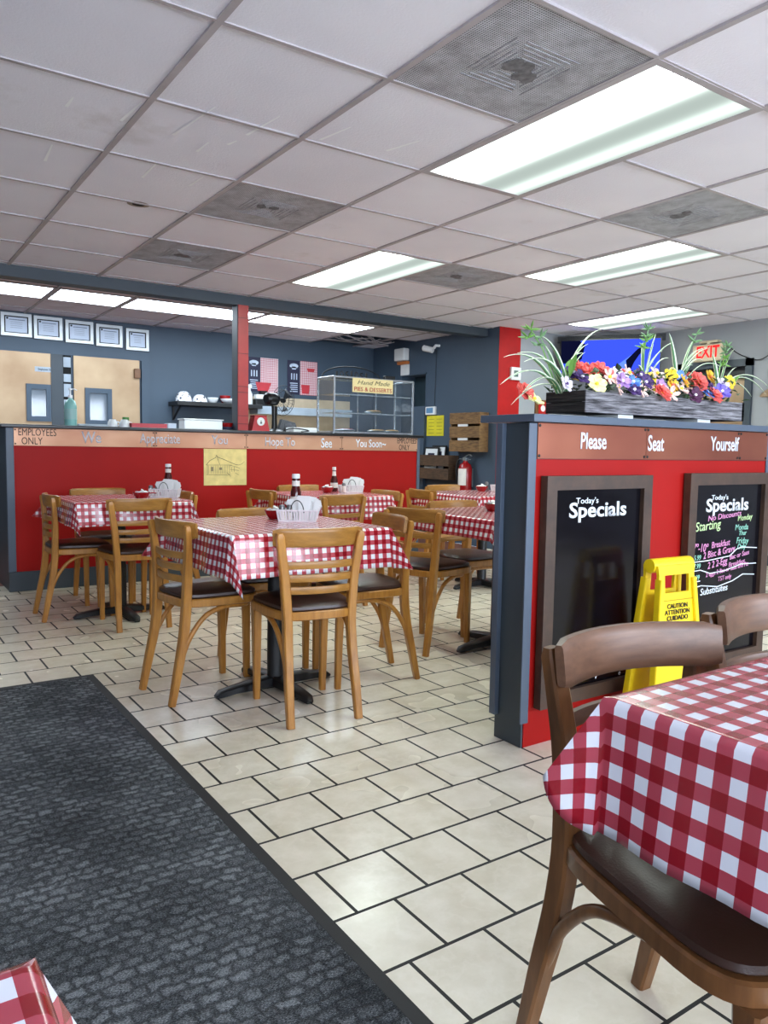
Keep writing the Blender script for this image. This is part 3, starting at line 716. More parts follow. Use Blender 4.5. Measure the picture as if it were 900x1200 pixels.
# hinge roll
MB().tube([(-0.108, 0, 0.648), (0.108, 0, 0.648)], 0.026, n=12).build('hinge', M['yellow'], cs, True)
ang = math.atan2(0.04, 0.655)
TR = Matrix.Rotation(PI / 2 - ang, 4, 'X')
def cst(s, h, v, wd, name): return text(s, h, (0.0, -(0.062 - 0.04 * v / 0.655) - 0.0135, v), M['ink'], None, name, rot=TR, width=wd, bold=0.02)
join_texts([cst('CAUTION', 0.017, 0.500, 0.11, 'l'), cst('ATTENTION', 0.017, 0.478, 0.135, 'l'), cst('CUIDADO', 0.017, 0.456, 0.115, 'l')], 'black_lettering', fp)
pl = MB()
for a, b in (((-0.095, 0.435), (0.095, 0.435)), ((-0.095, 0.522), (0.095, 0.522)), ((-0.095, 0.435), (-0.095, 0.522)), ((0.095, 0.435), (0.095, 0.522))):
    pl.tube([(a[0], -(0.062 - 0.04 * a[1] / 0.655) - 0.013, a[1]), (b[0], -(0.062 - 0.04 * b[1] / 0.655) - 0.013, b[1])], 0.0022, n=6)
pl.build('label_outline', plain('ochre_plastic_edge', (190, 158, 20), 0.5), fp)
o = text('CAUTION', 0.03, (0.02, -(0.062 - 0.04 * 0.17 / 0.655) - 0.0135, 0.17), M['ink'], fp, 'triangle_lettering', rot=TR, width=0.13, bold=0.02, tilt=R(62))

# ------------------------------------------------------------------ flower box
X0, X1, Y0, Y1, Z0, Z1 = 2.203, 3.228, 1.93, 2.127, 1.203, 1.283
fb = thing('flower_box', 'weathered grey wooden box of artificial flowers on the divider wall', 'planter', (X0, Y0, 1.185))
def floc(mb): return mb.xf(Matrix.Translation((-X0, -Y0, -1.185)))
for a, b in ((Y0, Y0 + .018), (Y1 - .018, Y1)): floc(MB().box(X0, X1, a, b, Z0, Z1, bev=0.002)).build('side_board', M['greyboard'], fb)
for q in ((X0 - 0.002, X0 + 0.018, Y0 + 0.003, Y1, Z0, Z0 + 0.038), (X0 - 0.002, X0 + 0.018, Y0 + 0.003, Y1, Z0 + 0.040, Z1), (X1 - 0.018, X1 + 0.001, Y0, Y1, Z0, Z1)): floc(MB().box(*q, bev=.002)).build('end_board', M['darkboard'], fb)
floc(MB().box(X0 + 0.01, X1 - 0.01, Y0 + 0.01, Y1 - 0.01, Z0 + 0.003, Z0 + 0.05)).build('base_board', M['darkboard'], fb)
for a in (2.41, 2.92): floc(MB().box(a, a + .09, 1.95, 2.1, 1.185, 1.2035)).build('support_block', M['white'], fb)
# dark foliage mound
fm = MB(); r_ = random.Random(3)
for i in range(420):
    x, y = r_.uniform(X0 + 0.0, X1 - 0.01), r_.uniform(Y0 - 0.01, Y1 + 0.01); z = r_.uniform(Z1 - 0.02, Z1 + 0.085)
    L, W = r_.uniform(0.02, 0.045), r_.uniform(0.007, 0.014)
    m = Matrix.Translation((x, y, z)) @ Matrix.Rotation(r_.uniform(0, 2 * PI), 4, 'Z') @ Matrix.Rotation(r_.uniform(-1.1, 0.4), 4, 'Y')
    v = [(0, 0, 0), (L * 0.4, W, 0.004), (L, 0, -0.004), (L * 0.4, -W, 0.004), (L * 0.45, 0, -0.002)]
    fm.add([m @ Vector(q) for q in v], [(0, 1, 4), (1, 2, 4), (2, 3, 4), (3, 0, 4)], 0)
floc(fm).build('foliage', M['leaf'], fb)['kind'] = 'stuff'
flowers = [(1.957+0.10, 2.10, 1.275, 'c'), (2.09, 2.08, 1.250, 'd'), (2.15, 1.98, 1.304, 'w'), (2.232, 2.02, 1.353, 'p'), (2.269, 2.02, 1.358, 'c'), (2.317, 2.02, 1.355, 'c'), (2.269, 1.94, 1.309, 'd'), (2.374, 2.02, 1.369, 'c'), (2.42, 2.02, 1.352, 'c'), (2.475, 2.02, 1.363, 'w'), (2.39, 1.94, 1.307, 'k'), (2.413, 1.94, 1.327, 'l'), (2.552, 2.02, 1.374, 'k'), (2.479, 1.94, 1.328, 'b'), (2.622, 2.02, 1.369, 'p'), (2.532, 1.94, 1.305, 'k'), (2.683, 2.02, 1.352, 'y'), (2.606, 1.94, 1.303, 'k'), (2.73, 2.02, 1.383, 'k'), (2.699, 1.93, 1.294, 'k'), (2.822, 2.02, 1.382, 'y'), (2.874, 2.02, 1.378, 'b'), (2.781, 1.94, 1.319, 'k'), (2.83, 1.96, 1.353, 'o'), (2.995, 2.02, 1.372, 'c'), (2.925, 1.96, 1.355, 'c'), (3.1, 2.02, 1.393, 'o'), (2.864, 1.93, 1.298, 'P'), (2.958, 1.94, 1.315, 'b'), (3.006, 1.95, 1.335, 'p'), (3.069, 1.94, 1.324, 'v'), (3.103, 1.96, 1.363, 'w'), (3.161, 1.97, 1.37, 'y'), (2.20, 1.95, 1.33, 'p'), (2.35, 1.95, 1.34, 'k'), (2.58, 1.96, 1.335, 'p'), (2.75, 1.96, 1.335, 'o'), (2.66, 1.95, 1.325, 'l'), (2.30, 2.07, 1.35, 'y'), (2.44, 2.08, 1.345, 'o'), (2.51, 2.0, 1.345, 'w'), (2.60, 2.07, 1.36, 'c'), (2.78, 2.06, 1.36, 'w'), (2.92, 2.07, 1.36, 'o'), (3.04, 2.07, 1.37, 'c'), (3.15, 2.05, 1.36, 'p'), (2.89, 1.99, 1.34, 'k'), (2.99, 1.93, 1.30, 'c'), (2.63, 1.92, 1.29, 'c'), (2.46, 1.92, 1.295, 'p')]
CEN = {'w': 'petal_p', 'p': 'petal_w', 'c': 'petal_y', 'd': 'petal_y', 'k': 'petal_y', 'l': 'petal_w', 'b': 'petal_w', 'y': 'petal_o', 'o': 'petal_c', 'P': 'petal_w', 'v': 'petal_w'}
def flower(x, y, z, c, i):
    r_ = random.Random(100 + i); m = MB()
    R0 = {'c': 0.036, 'P': 0.034, 'v': 0.034, 'd': 0.034}.get(c, 0.029) * r_.uniform(1.1, 1.3)
    layers = {'c': [(8, 1.0, 0.0), (7, 0.75, 0.010), (5, 0.45, 0.016)], 'k': [(6, 1.05, 0.0)], 'd': [(6, 1.0, 0.0)]}.get(c, [(5, 1.0, 0.0), (3, 0.7, 0.006)])
    for n, k_, dz in layers:
        a0 = r_.uniform(0, 6)
        wd = 0.85 if c != 'k' else 0.5
        for q in range(n):
            a = a0 + q * 2 * PI / n; L = R0 * k_; W = L * wd
            cup = r_.uniform(0.1, 0.35) + dz * 25
            prof = [(0, 0), (0.35, 0.72), (0.7, 1.0), (0.92, 0.62), (1.0, 0.0)]
            v = []; f = []
            for t, w_ in prof:
                for s in (-1, 0, 1):
                    v.append((L * t, s * W * w_ * 0.5, dz + cup * L * t * t - (0.18 * L * t if s == 0 else 0) + r_.uniform(-1, 1) * 0.0012))
            for b in range(4):
                for s in (0, 1): f.append((b * 3 + s, (b + 1) * 3 + s, (b + 1) * 3 + s + 1, b * 3 + s + 1))
            mm = Matrix.Rotation(a, 4, 'Z'); m.add([mm @ Vector(p) for p in v], f)
    face = Matrix.Translation((x - X0, y - Y0, z - 1.185)) @ Matrix.Rotation(r_.uniform(-0.5, 0.3), 4, 'Z') @ Matrix.Rotation(r_.uniform(0.7, 1.25), 4, 'X') @ Matrix.Rotation(r_.uniform(-0.3, 0.3), 4, 'Y')
    o = m.xf(face).build('flower', M['petal_' + c], fb, True)
    md = o.modifiers.new('thick', 'SOLIDIFY'); md.thickness = 0.0012
    MB().lathe([(0.0, -0.002), (0.006, 0.0), (0.0075, 0.006), (0.004, 0.0105), (0.0, 0.0115)], n=8).xf(face).build('flower_center', M[CEN[c]], o, True)
for i, q in enumerate(flowers): flower(*q, i)
def tuft(base, tips, seed):
    m = MB(); r_ = random.Random(seed); bx, by, bz = base
    for (tx_, ty_, tz_, W) in tips:
        B = Vector((bx + r_.uniform(-0.02, 0.02), by + r_.uniform(-0.015, 0.015), bz - 0.05)); T = Vector((tx_, ty_, tz_))
        mid = (B + T) / 2; hor = math.hypot(T.x - B.x, T.y - B.y)
        C = mid + Vector((0, 0, 0.12 * hor + 0.02)) + Vector((-(T.x - B.x) * 0.12, 0, hor * 0.25))
        N = 12; v = []; f = []; uv = []
        d0 = (T - B); side = Vector((-d0.y, d0.x, 0)); 
        if side.length < 0.02: side = Vector((1, 0, 0))
        side.normalize(); side = (side + Vector((r_.uniform(0.2, 1.0), 0, 0))).normalized()
        for i in range(N + 1):
            t = i / N; p = B * (1 - t) ** 2 + C * 2 * t * (1 - t) + T * t * t
            wd = W * (math.sin(PI * min(1, 0.22 + 0.78 * t)) ** 0.7 if t < 1 else 0.02)
            tg = ((C - B) * (1 - t) + (T - C) * t).normalized(); s_ = (side - tg * side.dot(tg)).normalized(); nn = tg.cross(s_)
            for s in (-1, 0, 1): v.append(p + s_ * s * wd / 2 + nn * (abs(s) * wd * 0.22))
        for i in range(N):
            for s in (0, 1):
                f.append((i * 3 + s, i * 3 + s + 1, (i + 1) * 3 + s + 1, (i + 1) * 3 + s)); uv.append([(s * 0.5, i / N), (s * 0.5 + 0.5, i / N), (s * 0.5 + 0.5, (i + 1) / N), (s * 0.5, (i + 1) / N)])
        m.add(v, f, 0, uv)
    o = floc(m).build('spider_grass', M['blade'], fb, True)
    md = o.modifiers.new('thick', 'SOLIDIFY'); md.thickness = 0.0012
W = 0.017
tuft((2.21, 2.05, 1.325), [(1.89, 2.05, 1.29, W), (1.949, 2.0, 1.26, W), (1.975, 2.08, 1.224, W * .8), (1.931, 2.08, 1.392, W), (1.974, 2.02, 1.374, W), (1.998, 2.08, 1.412, W * .8), (2.09, 2.05, 1.478, W), (2.15, 2.1, 1.46, W), (2.435, 2.05, 1.54, W), (2.376, 2.1, 1.443, W), (2.33, 2.04, 1.47, W), (2.27, 2.0, 1.43, W)], 1)
tuft((2.689, 2.05, 1.361), [(2.753, 2.05, 1.551, W), (2.802, 2.0, 1.514, W), (2.846, 2.05, 1.457, W), (2.796, 2.09, 1.439, W), (2.733, 2.1, 1.518, W), (2.647, 2.05, 1.414, W), (2.70, 2.02, 1.50, W), (2.77, 2.03, 1.48, W)], 2)
tuft((2.924, 2.05, 1.369), [(2.838, 2.05, 1.563, W), (3.013, 2.05, 1.55, W), (3.059, 2.0, 1.514, W), (3.109, 2.05, 1.522, W), (3.165, 2.1, 1.474, W), (3.016, 2.05, 1.441, W), (2.936, 2.1, 1.529, W), (2.99, 2.02, 1.50, W), (3.14, 2.0, 1.44, W), (2.78, 2.0, 1.40, W)], 3)
tuft((3.21, 2.05, 1.366), [(3.326, 2.05, 1.537, W), (3.149, 2.05, 1.507, W), (3.602, 2.05, 1.347, W), (3.548, 2.0, 1.368, W), (3.259, 2.1, 1.451, W), (3.50, 2.06, 1.33, W), (3.30, 2.02, 1.45, W)], 4)
# star sprigs on thin stems
def sprig(x, y, z, bx, bz, i):
    m = MB(); r_ = random.Random(i * 7)
    m.tube([(bx, y, bz - 0.04), ((bx + x) / 2 - 0.01, y, (bz + z) / 2 + 0.02), (x, y, z)], 0.0025, n=6)
    for c in range(2):
        cz, cx = z - c * 0.03, x - c * 0.012
        for q in range(7):
            a = q * 2 * PI / 7 + r_.uniform(-0.3, 0.3); L = r_.uniform(0.025, 0.045)
            e = Vector((math.cos(a) * L, math.sin(a) * L * 0.7, r_.uniform(-0.01, 0.03)))
            m.tube([(cx, y, cz), Vector((cx, y, cz)) + e * 0.5, Vector((cx, y, cz)) + e], [0.002, 0.0045, 0.0006], n=5)
    floc(m).build('leaf_sprig', M['leaf_light'] if i % 3 == 0 else plain('sage_sprig', (104, 140, 96), 0.5), fb, True)
for i, (x, z, bx, bz) in enumerate([(2.032, 1.497, 2.18, 1.33), (2.081, 1.475, 2.19, 1.33), (2.702, 1.564, 2.68, 1.36), (2.689, 1.517, 2.69, 1.36), (3.03, 1.574, 2.95, 1.37), (3.264, 1.547, 3.2, 1.37), (3.255, 1.49, 3.2, 1.37)]): sprig(x, 2.05, z, bx, bz, i)
for (x, y, z, a, b, L) in ((2.19, 2.0, 1.35, 0.1, 1.2, 0.1), (2.2, 2.02, 1.36, 0.5, 1.0, 0.08), (2.33, 2.06, 1.36, 0.4, 0.9, 0.09), (2.72, 2.0, 1.36, 0.2, 0.6, 0.07), (3.0, 2.0, 1.37, 0.6, 0.7, 0.1), (3.12, 1.98, 1.37, 0.5, 0.5, 0.09), (3.2, 2.0, 1.36, -0.3, 0.8, 0.1)):
    mm = Matrix.Translation((x, y, z - 0.02)) @ Matrix.Rotation(a, 4, 'Z') @ Matrix.Rotation(-b, 4, 'Y')
    v = [(0, 0, 0), (L * .35, .016, .004), (L * .7, .014, .004), (L, 0, 0), (L * .7, -.014, .004), (L * .35, -.016, .004), (L * .35, 0, -.002), (L * .7, 0, -.002)]
    floc(MB().add([mm @ Vector(q) for q in v], [(0, 1, 6), (1, 2, 7, 6), (2, 3, 7), (3, 4, 7), (4, 5, 6, 7), (5, 0, 6)])).build('broad_leaf', M['leaf_light'], fb)

# ------------------------------------------------------------------ chairs
def arc(pts, n=8):
    """Catmull-Rom through the points"""
    P = [Vector(p) for p in pts]; P = [P[0] * 2 - P[1]] + P + [P[-1] * 2 - P[-2]]; o = []
    for i in range(1, len(P) - 2):
        for k in range(n):
            t = k / n; a, b, c, d = P[i - 1], P[i], P[i + 1], P[i + 2]
            o.append(0.5 * ((2 * b) + (c - a) * t + (2 * a - 5 * b + 4 * c - d) * t * t + (3 * b - a - 3 * c + d) * t ** 3))
    o.append(P[-2]); return o
def make_chair(label, wd, rail, rh=.072, sd=0.0):
    """local frame: seat faces +y"""
    t = thing('dining_chair', label, 'chair')
    for s in (-1, 1):
        path = arc([(s * .141, -.197, 0), (s * .1385, -.168, .14), (s * .134, -.140, .28), (s * .133, -.128, .40), (s * .143, -.126, .55), (s * .158, -.132, .66), (s * .168, -.140, .735)], 5)
        n = len(path)
        sz = [(0.030 + 0.006 * math.sin(PI * i / n), 0.026 + 0.012 * math.sin(PI * min(1, 1.2 * i / n))) for i in range(n)]
        sz[-1] = (0.02, 0.018)
        MB().sweep(path, sz, (1, 0, 0)).build('back_post', wd, t, True)
    for s in (-1, 1):
        MB().sweep([(s * .149, .197, 0), (s * .150, .194, .2), (s * .151, .190, .398 - sd)], [(.026, .026), (.031, .031), (.036, .036)], (1, 0, 0)).build('front_leg', wd, t, True)
    # top rail, bowed backwards
    def bow(x, hw, yc, ye): return yc + (ye - yc) * (x / hw) ** 2
    N = 16; m = MB()
    path = [(x, bow(x, .183, -.152, -.104), .715) for x in [(-1 + 2 * i / N) * .183 for i in range(N + 1)]]
    sz = [(rh - (.012 if i in (0, N) else 0), .020 - (.006 if i in (0, N) else 0)) for i in range(N + 1)]
    m.sweep(path, sz, (0, -0.12, 1), n=12, power=0.4).build('top_rail', rail, t, True)
    for zc, hw in ((.610, .150), (.560, .144), (.513, .139)):
        path = [(x, bow(x, hw, -.152, -.122), zc) for x in [(-1 + 2 * i / 10) * hw for i in range(11)]]
        MB().sweep(path, (.029, .012), (0, 0, 1)).build('slat', rail, t, True)
    # seat frame and pad outline: rounded trapezoid
    def outline(off, n=40):
        o = []
        for i in range(n):
            a = 2 * PI * i / n; c, s_ = math.cos(a), math.sin(a)
            p = 0.42
            x = math.copysign(abs(c) ** p, c); y = math.copysign(abs(s_) ** p, s_)
            hw = .178 + .022 * y
            o.append((x * (hw - off), .030 + y * (.178 - off)))
        return o
    fr = MB(); n = 40
    rings = []
    for off, z in ((.006, .395), (0, .399), (0, .426), (.004, .430)): rings.append([(x, y, z - sd) for x, y in outline(off)])
    v = [q for r_ in rings for q in r_]; f = [tuple(range(n - 1, -1, -1)), tuple(3 * n + k for k in range(n))]
    for i in range(3): f += [(i * n + k, i * n + (k + 1) % n, (i + 1) * n + (k + 1) % n, (i + 1) * n + k) for k in range(n)]
    fr.add(v, f); fr.build('seat_frame', wd, t, True)
    rings = []
    for off, z in ((.012, .430), (.006, .437), (.008, .447), (.024, .456), (.06, .461), (.11, .464)): rings.append([(x, y, z - sd) for x, y in outline(off)])
    v = [q for r_ in rings for q in r_] + [(0, .03, .465 - sd)]; K = len(rings); f = [tuple(range(n - 1, -1, -1))]
    for i in range(K - 1): f += [(i * n + k, i * n + (k + 1) % n, (i + 1) * n + (k + 1) % n, (i + 1) * n + k) for k in range(n)]
    f += [((K - 1) * n + k, (K - 1) * n + (k + 1) % n, K * n) for k in range(n)]
    MB().add(v, f).build('seat_pad', M['vinyl'], t, True)
    # bentwood hoop: from each rear leg up and round under the seat
    pts = [(-.140, -.158, .17), (-.144, -.118, .27), (-.150, -.050, .355), (-.152, .04, .385), (-.147, .12, .383), (-.115, .168, .382), (0, .176, .382)]
    pts = [(x, y, z * (1 - sd / .4)) for x, y, z in pts]
    pts = pts + [(-x, y, z) for x, y, z in pts[-2::-1]]
    MB().tube(arc(pts, 6), .0105, n=10).build('bent_hoop', wd, t, True)
    return t
GRP = 'ladderback dining chairs'
c0 = make_chair('light oak ladderback chair with its back to the camera at the nearest centre table', M['oak'], M['oak_rail'])
c0['group'] = GRP
def put(o, x, y, deg): o.location = (x, y, 0); o.rotation_euler = (0, 0, R(deg - 90))
put(c0, 1.478, 2.697, 82.7)
chairs = [(1.199, 3.159, 6.8, 'light oak ladderback chair on the left side of the nearest centre table'),
 (1.934, 2.96, 169.9, 'light oak ladderback chair on the right side of the nearest centre table'),
 (1.611, 3.409, 266.2, 'oak chair tucked behind the nearest centre table, only its rail and legs showing'),
 (1.075, 4.968, 0, 'oak chair at the left end of the far left table by the counter'),
 (1.332, 4.538, 87.9, 'oak chair on the near side of the far left table, back to the camera'),
 (1.36, 5.38, 269, 'oak chair behind the far left table against the red counter panel'),
 (1.665, 4.97, 179, 'oak chair on the right of the far left table, behind its condiment basket'),
 (2.628, 4.466, 97, 'oak chair on the near side of the table under the counter, behind the ketchup'),
 (2.50, 5.05, 4.0, 'oak chair at the left of the table under the counter'),
 (3.085, 4.66, 179.6, 'oak chair at the right of the table under the counter'),
 (2.95, 5.44, 270, 'oak chair wedged between the red counter and the table under it'),
 (2.509, 3.263, 18.8, 'oak chair at the left of the table half hidden by the divider wall'),
 (2.955, 3.48, 269.2, 'oak chair on the far side of the table half hidden by the divider wall'),
 (3.68, 4.70, -3.7, 'oak chair at the left of the far table near the fire extinguisher'),
 (4.20, 5.12, 272, 'oak chair behind the far table, below the wall crate of pictures')]
for x, y, dg, lb in chairs:
    o = dup(c0, (x, y, 0), R(dg - 90), lb, GRP)
c6 = make_chair('dark wood chair with worn rail pushed under the foreground right table', M['oak_dark'], M['dark_rail'], .080, .026)
c6['group'] = 'dark foreground chairs'; put(c6, 1.085, .690, 262); c6.scale = (1, 1.2, 1)
o = dup(c6, (1.585, .73, 0), R(268 - 90), 'dark wood chair at the right frame edge, only its rail corner showing', 'dark foreground chairs')

# ------------------------------------------------------------------ tables
TT = 0.725
def make_table(label, x, y, s, rz=0.0):
    t = thing('dining_table', label, 'table', (x, y, 0), rz, 'pedestal dining tables')
    h = s / 2 - 0.006
    MB().box(-h, h, -h, h, TT - 0.036, TT - 0.006, bev=0.004).build('tabletop', M['oak_dark'], t)
    MB().lathe([(0.045, 0.03), (0.036, 0.06), (0.034, TT - 0.09), (0.034, TT - 0.06), (0.12, TT - 0.045), (0.12, TT - 0.036)], n=20).build('column', M['black'], t, True)
    for k in range(4):
        a = k * PI / 2 + R(4)
        m = MB().sweep([(0.0, 0, .035), (.06, 0, .034), (.2, 0, .026), (.262, 0, .018), (.285, 0, .008)], [(.062, .05), (.062, .046), (.056, .032), (.050, .028), (.03, .012)], (0, 1, 0))
        m.xf(Matrix.Rotation(a, 4, 'Z')); m.build('foot', M['black'], t, True)
    return t
def smooth01(t): t = max(0, min(1, t)); return t * t * (3 - 2 * t)
def make_cloth(label, x, y, s, drop, mat, corners, seed=0, period=0.0385, shift=(0, 0), only=None):
    """corners: per corner (sx,sy) -> (tilt deg, azimuth bias -1..1)"""
    h = s / 2; L = h + drop; rr = 0.012; r_ = random.Random(seed)
    ph = [r_.uniform(0, 6) for _ in range(8)]
    na, nb = 18, 12
    line = sorted(set([-h + 2 * h * i / na for i in range(na + 1)] + [h + drop * i / nb for i in range(1, nb + 1)] + [-h - drop * i / nb for i in range(1, nb + 1)] + [h - 0.004, -h + 0.004, h + 0.006, -h - 0.006]))
    def side_drop(a, along, side):
        if a < rr * PI / 2: return rr * math.sin(a / rr), -(rr - rr * math.cos(a / rr))
        d = a - rr * PI / 2
        wv = 0.006 * math.sin(along * 17 + ph[side]) + 0.004 * math.sin(along * 41 + ph[side + 4])
        k = d / max(drop, 1e-4)
        return rr + 0.02 * k + wv * k, -(rr + d)
    def shrink(a, b, ext):
        """rounds the cloth's corner: 1 keeps it square, 0 makes it a quarter circle"""
        full = 1 / max(math.cos(math.atan2(b, a)), math.sin(math.atan2(b, a)))
        return (1 + (full - 1) * ext) / full
    def flat(U, V):
        a, b = max(0, abs(U) - h), max(0, abs(V) - h)
        if a == 0 or b == 0: return U, V
        su, sv = (1 if U >= 0 else -1), (1 if V >= 0 else -1)
        k = shrink(a, b, (corners.get((su, sv), (38, 0, .3)) + (.3,))[2]); return su * (h + a * k), sv * (h + b * k)
    def pos(U, V):
        a, b = max(0, abs(U) - h), max(0, abs(V) - h); su, sv = (1 if U >= 0 else -1), (1 if V >= 0 else -1)
        if a == 0 and b == 0: return Vector((U, V, TT + 0.001))
        if b == 0:
            o, z = side_drop(a, V, 0 if su > 0 else 1); return Vector((su * (h + o), V, TT + 0.001 + z))
        if a == 0:
            o, z = side_drop(b, U, 2 if sv > 0 else 3); return Vector((U, sv * (h + o), TT + 0.001 + z))
        rho = math.hypot(a, b); t = math.atan2(b, a) / (PI / 2)
        q = 1 - abs(2 * t - 1); tilt, bias, ext = (corners.get((su, sv), (38, 0, .3)) + (.3,))[:3]
        rho *= shrink(a, b, ext)
        tl = R(tilt) * q
        az = PI / 4 + bias * PI / 4
        dx, dy = math.cos(az), math.sin(az)
        # the start and end of the sector join the two side drops
        oA, zA = side_drop(rho, sv * h, 0 if su > 0 else 1); oB, zB = side_drop(rho, su * h, 2 if sv > 0 else 3)
        e = smooth01(q * 3)
        bx = (oA * (1 - t) ** 2 + 0.35 * oA * t * (1 - t)) * (1 - e) + e * (rr * 0.6 + 0.004 * (1 - 2 * t))
        by = (oB * t ** 2 + 0.35 * oB * t * (1 - t)) * (1 - e) + e * (rr * 0.6 + 0.004 * (2 * t - 1))
        sp = 0.010 * math.sin(PI * q) * (1 if t < .5 else -1)
        d = max(0, rho - 0.0)
        X = bx + d * math.sin(tl) * dx + sp * dy * (d / drop); Yy = by + d * math.sin(tl) * dy - sp * dx * (d / drop)
        z = -d * math.cos(tl)
        z = min(z, 0) if d > rr else z * d / rr * 0.8
        return Vector((su * (h + X), sv * (h + Yy), TT + 0.001 + z))
    n = len(line); v = [pos(U, V) for V in line for U in line]; f = []; uv = []
    for j in range(n - 1):
        for i in range(n - 1):
            cs_ = [(i, j), (i + 1, j), (i + 1, j + 1), (i, j + 1)]
            um, vm = (line[i] + line[i + 1]) / 2, (line[j] + line[j + 1]) / 2
            if abs(um) > h and abs(vm) > h and abs(abs(um) - abs(vm)) < 1e-6:
                tri = [[cs_[0], cs_[1], cs_[2]], [cs_[0], cs_[2], cs_[3]]] if um * vm > 0 else [[cs_[0], cs_[1], cs_[3]], [cs_[1], cs_[2], cs_[3]]]
            else: tri = [cs_]
            for q_ in tri:
                f.append(tuple(b_ * n + a_ for a_, b_ in q_))
                uv.append([(x_ + 10 * period + shift[0], y_ + 10 * period + shift[1]) for x_, y_ in (flat(line[a_], line[b_]) for a_, b_ in q_)])
    o = MB().add(v, f, 0, uv).build('tablecloth', mat, None, True, (x, y, 0))
    sd = o.modifiers.new('thick', 'SOLIDIFY'); sd.thickness = 0.0012; sd.offset = 1
    return tag(o, label, 'tablecloth', 'red gingham tablecloths')
G = M['ging']
make_table('black pedestal table under the gingham cloth nearest the centre of the room', 1.49, 3.01, .70)
make_cloth('red gingham cloth on the centre table with four chairs and the folded front corner', 1.49, 3.01, .70, .17, G, {(-1, -1): (19, 1.2, 1.0), (1, -1): (30, -.6, .6), (-1, 1): (36, -.2, .5), (1, 1): (36, 0)}, 1)
make_table('black pedestal table at far left in front of the red counter', 1.325, 4.83, .66)
make_cloth('red gingham cloth on the far left table by the counter', 1.325, 4.83, .66, .14, G, {(-1, -1): (25, 1.15, 1.0), (1, -1): (25, .2, .5), (-1, 1): (40, -.4, .5), (1, 1): (36, 0)}, 2)
make_table('black pedestal table under the middle of the counter', 2.80, 4.82, .66)
make_cloth('red gingham cloth on the table below the end of the counter lettering', 2.80, 4.82, .66, .17, G, {(-1, -1): (20, .3), (1, -1): (16, -.4)}, 3)
make_table('black pedestal table half hidden behind the divider wall end', 2.84, 3.05, .71)
make_cloth('red gingham cloth on the table half hidden by the divider wall end', 2.84, 3.05, .71, .105, G, {(-1, -1): (14, -.3)}, 4)
make_table('black pedestal table near the fire extinguisher and wall crates', 3.985, 4.47, .71)
make_cloth('red gingham cloth on the far table near the fire extinguisher', 3.985, 4.47, .71, .12, G, {(-1, -1): (20, 0)}, 5)
make_table('pedestal table in the right foreground above the dark chair seat', 1.192, .319, .70)
make_cloth('large checked red gingham cloth on the right foreground table', 1.192, .319, .70, .19, M['ging_front'], {(-1, 1): (33, .1, -.55), (-1, -1): (20, 0)}, 6, period=.043, shift=(.01, .006))
make_table('pedestal table at the bottom left corner of the view', -.275, .16, .70)
make_cloth('red gingham cloth corner poking into the bottom left of the view', -.275, .16, .70, .18, M['ging_front'], {(1, 1): (30, 0)}, 7, period=.043)

# ------------------------------------------------------------------ rug
rg = thing('floor_mat', 'long charcoal textured floor mat across the lower left', 'rug', (0, 0, 0), R(-0.35))
MB().box(-1.6, .80, -1.6, 3.56, 0.0005, .010).build('woven_field', M['rug'], rg)
e = MB().box(.80, .835, -1.6, 3.595, 0.0005, .008, bev=.003).box(-1.635, -1.6, -1.6, 3.595, 0.0005, .008).box(-1.6, .80, 3.56, 3.595, 0.0005, .008, bev=.003)
e.build('rubber_edge', M['rug_edge'], rg)

# ------------------------------------------------------------------ table-top things
TZ = TT + 0.0025
def make_basket(label, x, y, rz):
    t = thing('condiment_basket', label, 'basket', (x, y, TZ), rz, 'white condiment baskets')
    w, d_, h = .080, .047, .054
    m = MB()
    for zz_ in (0.003, h - 0.004):
        k = 1 + .12 * zz_ / h
        for (a, b) in (((-w * k, -d_ * k), (w * k, -d_ * k)), ((w * k, -d_ * k), (w * k, d_ * k)), ((w * k, d_ * k), (-w * k, d_ * k)), ((-w * k, d_ * k), (-w * k, -d_ * k))):
            m.sweep([(a[0], a[1], zz_), (b[0], b[1], zz_)], (.007, .005), (0, 0, 1))
    m.build('rim', M['basket'], t)
    b = MB()
    for i in range(15):
        x_ = -w + 2 * w * i / 14
        for s in (-1, 1): b.sweep([(x_, s * d_, .003), (x_ * 1.11, s * d_ * 1.11, h - .004)], (.0065, .0025), (1, 0, 0))
    for i in range(1, 8):
        y_ = -d_ + 2 * d_ * i / 8
        for s in (-1, 1): b.sweep([(s * w, y_, .003), (s * w * 1.11, y_ * 1.11, h - .004)], (.0065, .0025), (0, 1, 0))
    b.build('slatted_sides', M['basket'], t)
    MB().box(-w, w, -d_, d_, 0, .003).build('bottom', M['basket'], t)
    pts = [(-.03 + .03 * (1 - math.cos(a)) , -d_ - .002, .04 + .055 * math.sin(a)) for a in [PI * i / 12 for i in range(13)]]
    MB().tube(pts, .0022, n=6).build('wire_ring', M['ink'], t, True)
    return t
